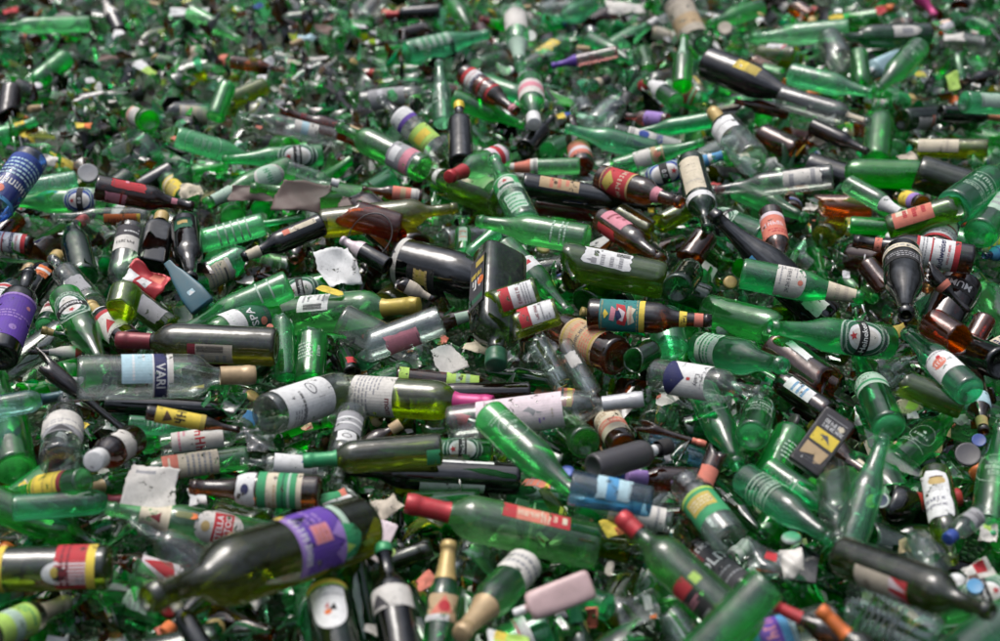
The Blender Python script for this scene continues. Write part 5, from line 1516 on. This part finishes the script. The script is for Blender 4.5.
# ================================================================== paper, foil, lids and other scraps
def sheet(name, px, py, w, hgt, col, rot, h, label, cat='paper', mat=None, crumple=.18, seed=0, tilt=25, marks=None):
    """a crumpled piece w x hgt pixels large, lying on the heap and facing up toward the viewer"""
    rnd = random.Random(seed * 7 + int(px))
    c = at(px, py, h)
    zc = (c - CAM).dot(FWD)
    W, Hh = w * zc / F_PX, hgt * zc / F_PX
    nx, ny = 16, 12
    ph = [rnd.uniform(0, 6.28) for _ in range(6)]
    vs, fs = [], []
    S = min(W, Hh)
    nk = rnd.randint(5, 8)
    ka = sorted((i + rnd.uniform(-.35, .35)) / nk * 6.2832 for i in range(nk))
    kr = [rnd.uniform(.5, 1.0) for _ in range(nk)]
    for side in (0, 1):
        for j in range(ny + 1):
            for i in range(nx + 1):
                u, v = i / nx - .5, j / ny - .5
                # torn outline
                ed = max(abs(u), abs(v)) * 2
                an = math.atan2(v, u)
                t_ = an % 6.2832
                kk = [(ka[-1] - 6.2832, kr[-1])] + list(zip(ka, kr)) + [(ka[0] + 6.2832, kr[0])]
                for (a0, r0), (a1, r1) in zip(kk, kk[1:]):
                    if a0 <= t_ <= a1:
                        break
                rr_ = r0 + (r1 - r0) * (t_ - a0) / (a1 - a0) + .02 * math.sin(23 * an + ph[1])
                k = 1 + (rr_ - 1) * ed ** 1.4
                tri = lambda w_: abs((w_ / 3.1416) % 2 - 1) * 2 - 1
                z = .75 * crumple * S * (tri(u * 5 + ph[3] + v * 3) * .5 + tri(v * 6 - u * 4 + ph[4]) * .4 + tri(u * 11 + v * 9 + ph[5]) * .16)
                vs.append((u * W * k, v * Hh * k, z - side * .0006))
    n1 = (nx + 1) * (ny + 1)
    for side in (0, 1):
        for j in range(ny):
            for i in range(nx):
                a = side * n1 + j * (nx + 1) + i
                q = (a, a + 1, a + nx + 2, a + nx + 1)
                fs.append(q if side == 0 else q[::-1])
    ring = [i for i in range(nx + 1)] + [j * (nx + 1) + nx for j in range(1, ny + 1)] + [ny * (nx + 1) + i for i in range(nx - 1, -1, -1)] + [j * (nx + 1) for j in range(ny - 1, 0, -1)]
    for a, b in zip(ring, ring[1:] + ring[:1]):
        fs.append((a, a + n1, b + n1, b))
    mats = [mat or pmat(col)]
    mi = [0] * len(fs)
    for (x0, y0, x1, y1, mc) in marks or ():
        mats.append(pmat(mc))
        for side in (0, 1):
            for j in range(ny):
                for i in range(nx):
                    if x0 <= (i + .5) / nx <= x1 and y0 <= (j + .5) / ny <= y1:
                        mi[side * nx * ny + j * nx + i] = len(mats) - 1
    o = obj(name, vs, fs, mats, None, True, mi)
    n = ((CAM - c).normalized() * math.sin(R2(tilt)) + Vector((0, 0, 1)) * math.cos(R2(tilt))).normalized()
    x = RGT - n * RGT.dot(n)
    x.normalize()
    x = Matrix.Rotation(R2(rot), 3, n) @ x
    y = n.cross(x)
    o.matrix_world = Matrix(((x.x, y.x, n.x, c.x), (x.y, y.y, n.y, c.y), (x.z, y.z, n.z, c.z), (0, 0, 0, 1)))
    tag(o, label, cat)
    USED.add(label)
    return o


sheet('torn_paper', 153, 487, 60, 58, 'offwhite', -4, .085, 'white torn paper lying on the crimson capsule', seed=1, crumple=.13, tilt=55, marks=[(.1, .75, .5, .8, 'grey')])
sheet('torn_paper', 339, 268, 42, 56, 'white', 20, .09, 'large white torn paper left of the blue black bottle', seed=2, crumple=.16, tilt=50)
sheet('torn_paper', 447, 357, 38, 44, 'offwhite', 25, .075, 'pale grey pointed paper left of the square bottle cap', seed=3, crumple=.06, tilt=50)
sheet('torn_paper', 480, 348, 34, 18, 'cream', -30, .08, 'cream folded paper strip beside the green screw cap', seed=4)
sheet('foil_scrap', 147, 279, 48, 34, 'red', -28, .085, 'crumpled red and white foil scrap beside the teal plastic bottle', 'foil', fmat('red'), .28, 5, 45, [(0, 0, .3, .5, 'white'), (.5, .6, .8, .9, 'coral'), (.4, .2, .6, .5, 'white')])
sheet('torn_paper', 377, 542, 28, 52, 'pinkw', -20, .07, 'pinkish torn paper right of the large purple label', seed=6, crumple=.1, tilt=50)
sheet('torn_paper', 388, 505, 34, 26, 'beige', 35, .08, 'grey beige crumpled paper above the pinkish torn paper', seed=7, crumple=.2)
sheet('torn_label', 334, 497, 42, 20, 'green', 28, .075, 'green, white and orange label strip above the purple label', 'label', seed=8, marks=[(0, 0, 1, .35, 'white'), (.7, .3, 1, 1, 'coral')])
sheet('torn_label', 185, 515, 30, 9, 'orange', -8, .085, 'orange yellow paper strip on the red crest label bottle', 'label', seed=9)
sheet('torn_paper', 197, 497, 24, 26, 'white', 10, .075, 'small white paper scrap between the glowing green fragment and the torn white sheet', seed=10)
sheet('plastic_film', 768, 560, 66, 42, 'silver', -20, .07, 'crumpled clear plastic film with red square, above the red foil brown bottle', 'plastic', glass('film_plastic', (.9, .9, .9), .5), .25, 11, 45, [(.42, .5, .62, .8, 'red')])
sheet('plastic_film', 792, 563, 34, 36, 'offwhite', 10, .085, 'white crushed plastic cup piece next to the clear film', 'plastic', plmat('offwhite'), .25, 12, 50)
sheet('torn_label', 977, 573, 44, 34, 'offwhite', 15, .075, 'crumpled white label with red and brown print near the right corner', 'label', seed=13, crumple=.25, tilt=50, marks=[(.5, .5, .8, .9, 'red'), (.2, .2, .5, .5, 'kraft')])
sheet('torn_label', 988, 532, 28, 34, 'offwhite', -20, .07, 'crumpled yellowish white label at the right edge', 'label', seed=14, crumple=.3, marks=[(.3, .6, .6, .9, 'lime')])
sheet('torn_label', 508, 641, 50, 22, 'lime', -12, .075, 'lime, yellow and white label scrap at the bottom edge', 'label', seed=15, marks=[(0, 0, .2, 1, 'white'), (.2, .5, .45, 1, 'yellow')])
sheet('torn_label', 614, 528, 26, 24, 'yellow', 15, .06, 'orange yellow label scrap left of the red capsule', 'label', seed=16, crumple=.2, marks=[(.5, 0, 1, .5, 'orange')])
sheet('torn_label', 425, 580, 26, 18, 'coral', 38, .06, 'pink red label scrap left of the gold foil beer bottle', 'label', seed=17)
sheet('plastic_film', 640, 608, 50, 44, 'silver', 10, .06, 'crumpled clear film with white and orange bits below the broken glass', 'plastic', glass('film_plastic', (.9, .9, .9), .5), .3, 18, 40, [(.6, .5, .8, .8, 'white'), (.7, .1, .9, .3, 'orange')])
sheet('plastic_film', 540, 352, 30, 40, 'silver', -30, .075, 'clear wrinkled film hanging right of the green screw cap', 'plastic', glass('film_plastic', (.9, .9, .9), .5), .25, 19, 45)
sheet('torn_label', 330, 290, 34, 10, 'yellow', -22, .09, 'mustard yellow paper strip below the large white torn paper', 'label', seed=20)
sheet('torn_paper', 72, 233, 28, 8, 'white', 3, .06, 'narrow white paper strip above the dark green broken bottle', seed=21)
MUD = solid('muddy_board', (.085, .05, .04), .6, 0, .9, .8, 40)
sheet('torn_board', 252, 193, 56, 26, 'kraft', 4, .10, 'pointed muddy brown sheet at the left end of the pale green bottle', 'board', MUD, .16, 61, 45)
sheet('torn_board', 303, 197, 58, 42, 'kraft', -8, .105, 'largest ragged muddy brown sheet over the pale green bottle', 'board', MUD, .14, 62, 50)
sheet('torn_board', 362, 204, 54, 24, 'kraft', 3, .10, 'narrow muddy brown sheet at the base of the pale green bottle', 'board', MUD, .14, 63, 45)
sheet('torn_paper', 190, 190, 30, 24, 'cream', 0, .06, 'cream crumpled tissue right of the red patch brown bottle', seed=22, crumple=.3)
sheet('torn_paper', 47, 160, 24, 20, 'offwhite', 0, .05, 'white crumpled tissue above the upper oval lined bottle', seed=23, crumple=.3)
sheet('torn_label', 148, 70, 36, 13, 'lime', -38, .06, 'lime, white and brown label strip in the upper left heap', 'label', seed=24, marks=[(0, 0, .35, 1, 'white'), (.85, 0, 1, 1, 'tan')])
sheet('torn_paper', 110, 57, 26, 12, 'kraft', 10, .055, 'rusty brown scrap beside the lime label strip', seed=25, crumple=.2)
sheet('torn_paper', 190, 12, 42, 13, 'white', 6, .06, 'white paper at the top edge in the left', seed=26)
sheet('torn_paper', 625, 8, 44, 22, 'offwhite', -10, .06, 'white paper at the top edge left of the grey open can', seed=27, crumple=.2)
sheet('torn_paper', 954, 37, 26, 14, 'offwhite', -5, .06, 'dull white paper right of the white tag green wine', seed=28)
sheet('torn_paper', 360, 26, 18, 8, 'white', 0, .05, 'small white scrap under the far black bottle', seed=29)
sheet('torn_paper', 372, 42, 18, 8, 'white', -4, .05, 'second small white scrap just below the first at the top', seed=30)
sheet('torn_paper', 318, 58, 26, 6, 'offwhite', 8, .05, 'thin white strip in the upper left heap', seed=31)
sheet('torn_paper', 307, 66, 12, 7, 'white', 0, .05, 'tiny white scrap below the thin white strip', seed=32)
sheet('torn_paper', 260, 78, 14, 9, 'white', 0, .05, 'tiny white scrap above the far olive fragment', seed=33)
sheet('torn_paper', 265, 62, 20, 16, 'silver', 20, .05, 'grey white rag left of the thin white strip', seed=34, crumple=.3)
sheet('torn_paper', 90, 80, 12, 10, 'white', 20, .05, 'tiny white scrap below the rusty brown scrap', seed=35)
sheet('torn_label', 10, 11, 17, 10, 'red', 35, .06, 'bright red label scrap in the top left corner', 'label', seed=36)
sheet('torn_label', 389, 12, 16, 8, 'coral', -15, .06, 'coral red scrap beside the far black bottle', 'label', seed=37)
sheet('torn_label', 836, 17, 16, 8, 'yellow', -5, .06, 'bright yellow scrap above the far right green bottle', 'label', seed=38)
sheet('torn_label', 881, 10, 12, 14, 'red', 10, .06, 'small red scrap above the white tag green wine', 'label', seed=39)
sheet('glass_flake', 953, 82, 17, 26, 'lime', 8, .06, 'bright yellow green flake right of the far lined label lager', 'glass shard', pmat('lime'), .1, 40, 60)
sheet('torn_label', 258, 6, 14, 8, 'blue', 40, .05, 'dark blue scrap at the top edge in the left', 'label', seed=41)
sheet('torn_label', 302, 38, 26, 14, 'aqua', 20, .05, 'pale blue white rag in the upper left heap', 'label', seed=42, crumple=.3)
sheet('torn_label', 323, 30, 22, 16, 'orange', -10, .045, 'rust orange scrap beside the pale blue rag', 'label', pmat('kraft'), .2, 43)
sheet('torn_label', 563, 116, 20, 9, 'yellow', 18, .06, 'yellow and blue label scrap left of the far clear jar', 'label', seed=44, marks=[(.6, 0, 1, 1, 'blue')])
sheet('torn_label', 84, 126, 18, 10, 'yellow', 10, .05, 'yellow orange scrap in the left heap', 'label', seed=45, marks=[(.5, 0, 1, 1, 'orange')])
sheet('torn_label', 182, 420, 34, 11, 'yellow', -8, .10, 'yellow label flap over the yellow label small bottle', 'label', seed=46, crumple=.1, marks=[(.3, .3, .6, .7, 'black')])
sheet('plastic_film', 262, 441, 40, 28, 'silver', 5, .075, 'crumpled clear film under the big white label', 'plastic', glass('film_plastic', (.9, .9, .9), .5), .3, 47, 40)
sheet('torn_label', 668, 398, 34, 26, 'offwhite', 20, .05, 'white torn label below the navy triangle bottle', 'label', seed=48, crumple=.15, marks=[(0, .7, .3, 1, 'coral')])
sheet('torn_paper', 960, 420, 20, 16, 'offwhite', 10, .05, 'pale torn scrap below the olive grey fragment', seed=49, crumple=.25)
sheet('torn_label', 905, 408, 34, 26, 'beige', -35, .06, 'beige and yellow crumpled label beside the bright green beer bottle', 'label', seed=50, crumple=.25, marks=[(.5, .5, .8, .9, 'lime')])
sheet('torn_paper', 912, 415, 16, 12, 'white', 0, .065, 'small white tissue below the beige and yellow label', seed=51, crumple=.3)
sheet('torn_label', 876, 281, 26, 20, 'coral', 50, .05, 'coral and orange label scrap left of the black bottle facing the viewer', 'label', pmat('tan'), .15, 52, 40, [(.5, .5, 1, 1, 'coral')])
sheet('torn_label', 900, 330, 16, 20, 'ochre', 10, .04, 'ochre scrap inside the smashed black bottle', 'label', seed=53)
sheet('torn_label', 752, 403, 10, 9, 'red', 0, .07, 'small bright red cap scrap above the round green base', 'label', fmat('red'), .2, 54)
sheet('torn_paper', 948, 26, 18, 12, 'silver', 10, .05, 'silver rag at the top right', seed=55, crumple=.3)
sheet('torn_label', 822, 140, 18, 16, 'beige', 30, .055, 'beige paper square right of the copper neck bottle', 'label', seed=56)
sheet('torn_label', 908, 158, 22, 18, 'beige', 20, .055, 'beige crumpled label below the cream label olive fragment', 'label', seed=57, crumple=.2)


def disc(name, px, py, d, col, h, label, cat, tilt=35, mat=None, ring=None, azim=0):
    c = at(px, py, h)
    zc = (c - CAM).dot(FWD)
    r = d * zc / F_PX / 2
    t = r * .34
    seg = 26
    prof = [(-t, 0), (-t, r * .97), (-t * .9, r), (0, r), (t * .16, r * .96), (t * .2, r * .9), (t * .12, r * .8), (t * .1, 0)]
    vs, fs, prev = [], [], None
    for z, q in prof:
        if q == 0:
            row = [len(vs)]
            vs.append((0, 0, z))
        else:
            row = list(range(len(vs), len(vs) + seg))
            for i in range(seg):
                kk = q * (1 - .025 * (i % 2) * (1 if z < 0 else 0))
                vs.append((kk * math.cos(6.2832 * i / seg), kk * math.sin(6.2832 * i / seg), z))
        if prev:
            for i in range(seg):
                j = (i + 1) % seg
                if len(prev) == 1:
                    fs.append((prev[0], row[j], row[i]))
                elif len(row) == 1:
                    fs.append((prev[i], prev[j], row[0]))
                else:
                    fs.append((prev[i], prev[j], row[j], row[i]))
        prev = row
    o = obj(name, vs, fs, [mat or plmat(col)])
    if ring:
        o.data.materials.append(plmat(ring))
        for p_ in o.data.polygons:
            if p_.center.xy.length > r * .55 and p_.center.z > 0:
                p_.material_index = 1
    n = ((CAM - c).normalized() * math.sin(R2(tilt)) + Vector((math.sin(R2(azim)) * .5, 0, 1)) * math.cos(R2(tilt))).normalized()
    x = n.orthogonal().normalized()
    y = n.cross(x)
    o.matrix_world = Matrix(((x.x, y.x, n.x, c.x), (x.y, y.y, n.y, c.y), (x.z, y.z, n.z, c.z), (0, 0, 0, 1)))
    tag(o, label, cat)
    USED.add(label)
    return o


disc('tin_disc', 968, 454, 25, 'char', .085, 'round charcoal lid near the frosted green bottle at the right edge', 'lid', 55)
disc('crown_cork', 881, 500, 16, 'navy', .075, 'small cap with blue and white rings right of the upright long neck bottle', 'cap', 60, None, 'white')
disc('tin_disc', 64, 21, 24, 'black', .06, 'round black lid in the top left heap', 'lid', 30)
disc('crown_cork', 979, 440, 14, 'blue', .07, 'crushed blue cap above the charcoal lid', 'cap', 50)
disc('tin_disc', 88, 173, 20, 'grey', .06, 'dusty grey round lid above the red patch brown bottle', 'lid', 60)
disc('crown_cork', 975, 586, 16, 'sky', .08, 'pale blue cap near the crumpled red and brown label', 'cap', 50)
disc('tin_disc', 508, 535, 22, 'black', .04, 'black round lid under the red capsule green wine', 'lid', 45)
disc('tin_disc', 391, 552, 9, 'lime', .085, 'tiny lime cap beside the green tipped dark bottle', 'lid', 50)
disc('crown_cork', 270, 327, 7, 'coral', .09, 'tiny coral cap on the white sash label bottle', 'cap', 60)
disc('crown_cork', 530, 36, 13, 'white', .07, 'small white cap near the neck down bottle at the top', 'cap', 50)
disc('crown_cork', 725, 28, 14, 'beige', .06, 'beige round cap right of the grey open can', 'cap', 55)

# loose caps, corks and small torn scraps strewn over the heap
xr = random.Random(515)
CAPS = {}
for k in range(70):
    px, py = xr.uniform(5, 995), xr.uniform(5, 636)
    colr = xr.choice(['white', 'gold', 'red', 'blue', 'green', 'silver', 'black', 'tan', 'silver', 'gold'])
    cork = colr == 'tan'
    lab = unique({'tan': 'tan wine cork', 'gold': 'gold bottle cap'}.get(colr, colr + ' bottle cap'), px, py)
    if lab is None:
        continue
    h = xr.uniform(.0, .07)
    c_ = at(px, py, h)
    if colr not in CAPS:
        if cork:
            vs_c, fs_c = [], []
            for zz_, r_ in ((-.021, 0), (-.021, .0095), (-.019, .0105), (.019, .0105), (.021, .0095), (.021, 0)):
                vs_c += [(r_ * math.cos(6.2832 * i / 16), r_ * math.sin(6.2832 * i / 16), zz_) for i in range(16)]
            fs_c = [(r * 16 + i, r * 16 + (i + 1) % 16, (r + 1) * 16 + (i + 1) % 16, (r + 1) * 16 + i) for r in range(5) for i in range(16)]
            CAPS[colr] = obj('wine_cork', vs_c, fs_c, [pmat('tan')])
        else:
            vs_c, seg_c = [], 42
            for zz_, r_, fl in ((-.003, .0145, 1), (-.0005, .0150, 1), (.0022, .0138, .4), (.0034, .0125, 0), (.0036, .006, 0), (.0036, 0, 0)):
                vs_c += [(r_ * (1 + .035 * fl * math.cos(21 * 6.2832 * i / seg_c)) * math.cos(6.2832 * i / seg_c), r_ * (1 + .035 * fl * math.cos(21 * 6.2832 * i / seg_c)) * math.sin(6.2832 * i / seg_c), zz_) for i in range(seg_c)]
            fs_c = [(r * seg_c + i, r * seg_c + (i + 1) % seg_c, (r + 1) * seg_c + (i + 1) % seg_c, (r + 1) * seg_c + i) for r in range(5) for i in range(seg_c)]
            CAPS[colr] = obj('crown_cork', vs_c, fs_c, [fmat(colr)])
        o = CAPS[colr]
    else:
        o = CAPS[colr].copy()
        COL.objects.link(o)
    o.location = c_
    o.rotation_euler = (xr.uniform(-.9, .9), xr.uniform(-.9, .9), xr.uniform(0, 6)) if not cork else (xr.uniform(1, 2), xr.uniform(-.4, .4), xr.uniform(0, 6))
    tag(o, lab, 'cork' if cork else 'cap', 'loose corks in the heap' if cork else 'loose bottle caps in the heap')
for k in range(75):
    px, py = xr.uniform(5, 995), xr.uniform(5, 636)
    colr = xr.choice(['offwhite', 'white', 'cream', 'grey', 'beige', 'offwhite', 'silver', 'tan', 'coral', 'yellow'])
    lab = unique('small torn ' + {'offwhite': 'dull white', 'silver': 'pale grey'}.get(colr, colr) + ' label scrap', px, py)
    if lab is None:
        continue
    sc_ = .6 + py / 640
    o = sheet('label_scrap', px, py, xr.uniform(9, 19) * sc_, xr.uniform(6, 13) * sc_, colr, xr.uniform(-80, 80), xr.uniform(.0, .055), lab, 'label', None, .25, 200 + k, xr.uniform(15, 55),
              [(.2, .3, .8, .5, xr.choice(['red', 'navy', 'dgrey', 'gold']))] if xr.random() < .4 else None)
    o['group'] = 'small label scraps strewn over the heap'

# thin black wire hoop over the broken brown bottle
c = at(369, 238, .115)
zc = (c - CAM).dot(FWD)
rr = 27 * zc / F_PX
vs, fs = [], []
n1, n2 = 44, 8
for i in range(n1):
    a = 6.2832 * i / n1
    for j in range(n2):
        b = 6.2832 * j / n2
        r_ = rr + .0016 * math.cos(b)
        vs.append((r_ * math.cos(a), r_ * math.sin(a) * .8, .0016 * math.sin(b) + .004 * math.sin(2 * a)))
for i in range(n1):
    for j in range(n2):
        fs.append((i * n2 + j, ((i + 1) % n1) * n2 + j, ((i + 1) % n1) * n2 + (j + 1) % n2, i * n2 + (j + 1) % n2))
o = obj('wire_hoop', vs, fs, [plmat('black')])
n = ((CAM - c).normalized() + Vector((-.3, .2, .3))).normalized()
x = n.orthogonal().normalized(); y = n.cross(x)
o.matrix_world = Matrix(((x.x, y.x, n.x, c.x), (x.y, y.y, n.y, c.y), (x.z, y.z, n.z, c.z), (0, 0, 0, 1)))
tag(o, 'thin black wire hoop left of the blue black champagne bottle', 'hoop')

# ================================================================== the ground under the heap
G = 60.0
n = 160
gx = np.sign(np.linspace(-1, 1, n)) * np.abs(np.linspace(-1, 1, n)) ** 2.6 * G
gy = 2.5 + gx
vs = []
for y in gy:
    for x in gx:
        d = math.hypot(x, y - 2.5)
        z = -.118 + .012 * math.sin(x * 5.1) * math.cos(y * 4.3) + .008 * math.sin(x * 13 + y * 9)
        vs.append((x, y, z if d < 8 else -.118))
fs = [(j * n + i, j * n + i + 1, (j + 1) * n + i + 1, (j + 1) * n + i) for j in range(n - 1) for i in range(n - 1)]
m, nt = new_mat('crushed_glass_ground')
q = NT(nt)
out = q.n('ShaderNodeOutputMaterial')
b = q.n('ShaderNodeBsdfPrincipled')
tc = q.n('ShaderNodeTexCoord')
vo = q.n('ShaderNodeTexVoronoi')
vo.inputs['Scale'].default_value = 70
q.link(tc.outputs['Object'], vo.inputs['Vector'])
cr_ = q.n('ShaderNodeValToRGB')
cr_.color_ramp.interpolation = 'CONSTANT'
els = [(0, (.008, .02, .010)), (.3, (.012, .035, .014)), (.5, (.012, .012, .009)), (.68, (.025, .015, .008)), (.8, (.008, .014, .008)), (.92, (.04, .045, .036))]
cr_.color_ramp.elements[0].color = (*els[0][1], 1)
cr_.color_ramp.elements[1].position = els[1][0]
cr_.color_ramp.elements[1].color = (*els[1][1], 1)
for p_, c_ in els[2:]:
    e_ = cr_.color_ramp.elements.new(p_)
    e_.color = (*c_, 1)
sep = q.n('ShaderNodeSeparateColor')
q.link(vo.outputs['Color'], sep.inputs[0])
q.link(sep.outputs[0], cr_.inputs[0])
q.link(cr_.outputs[0], b.inputs['Base Color'])
b.inputs['Roughness'].default_value = .45
bp = q.n('ShaderNodeBump')
bp.inputs['Strength'].default_value = .8
bp.inputs['Distance'].default_value = .01
q.link(vo.outputs['Distance'], bp.inputs['Height'])
q.link(bp.outputs[0], b.inputs['Normal'])
q.link(b.outputs[0], out.inputs[0])
o = obj('ground', vs, fs, [m])
o['kind'] = 'structure'

# ================================================================== overcast daylight
SUN_EL, SUN_AZ = 66, 320
w = bpy.data.worlds.new('World')
sc.world = w
w.use_nodes = True
nt = w.node_tree
nt.nodes.clear()
q = NT(nt)
out = q.n('ShaderNodeOutputWorld')
bg = q.n('ShaderNodeBackground')
sky = q.n('ShaderNodeTexSky', sky_type='NISHITA')
sky.sun_disc = False
sky.sun_elevation = R2(SUN_EL)
sky.sun_rotation = R2(SUN_AZ)
sky.dust_density = 4.0
sky.air_density = 1.0
hs = q.n('ShaderNodeHueSaturation')
hs.inputs['Saturation'].default_value = .55
q.link(sky.outputs[0], hs.inputs['Color'])
# overcast: brightest overhead, dark towards a built up horizon
tcw = q.n('ShaderNodeTexCoord')
sx = q.n('ShaderNodeSeparateXYZ')
q.link(tcw.outputs['Generated'], sx.inputs[0])
cl = q.n('ShaderNodeTexNoise')
cl.inputs['Scale'].default_value = 2.2
cl.inputs['Detail'].default_value = 4
q.link(tcw.outputs['Generated'], cl.inputs['Vector'])
up = q.math('MULTIPLY', q.math('POWER', q.math('MAXIMUM', sx.outputs[2], 0.0), 1.5), 2.2)
up = q.math('MAXIMUM', up, .07)
up = q.math('MULTIPLY', up, q.math('MULTIPLY_ADD', cl.outputs[0], 3.0, -.5, clamp=False))
mu = q.n('ShaderNodeVectorMath', operation='SCALE')
q.link(hs.outputs[0], mu.inputs[0])
q.link(up, mu.inputs['Scale'])
q.link(mu.outputs[0], bg.inputs[0])
bg.inputs[1].default_value = SKY
q.link(bg.outputs[0], out.inputs[0])
sl = bpy.data.lights.new('sun', 'SUN')
sl.energy = SUN
sl.angle = R2(26)
sl.color = (1, .99, .98)
so = bpy.data.objects.new('sun', sl)
COL.objects.link(so)
d = Vector((math.sin(R2(SUN_AZ)) * math.cos(R2(SUN_EL)), math.cos(R2(SUN_AZ)) * math.cos(R2(SUN_EL)), math.sin(R2(SUN_EL))))
so.rotation_euler = d.to_track_quat('Z', 'Y').to_euler()
so.location = (0, 0, 6)

# ================================================================== camera and render settings
cam = bpy.data.cameras.new('camera')
cam.sensor_width = 36
cam.lens = 36 * F_PX / 1000
cam.clip_start = .05
cam.clip_end = 400
cam.dof.use_dof = True
cam.dof.focus_distance = 2.33
cam.dof.aperture_fstop = FSTOP
co = bpy.data.objects.new('camera', cam)
COL.objects.link(co)
co.location = CAM
co.rotation_euler = (math.pi / 2 - PITCH, 0, 0)
sc.camera = co
sc.render.engine = 'CYCLES'
cy = sc.cycles
cy.use_denoising = True
cy.max_bounces = 10
cy.diffuse_bounces = 3
cy.glossy_bounces = 3
cy.transmission_bounces = 4
cy.transparent_max_bounces = 28
cy.sample_clamp_indirect = 6
cy.caustics_reflective = False
cy.caustics_refractive = False
vs_ = sc.view_settings
vs_.view_transform = 'Standard'
vs_.look = 'None'
vs_.exposure = EXPO
vs_.gamma = 1
vs_.use_curve_mapping = False
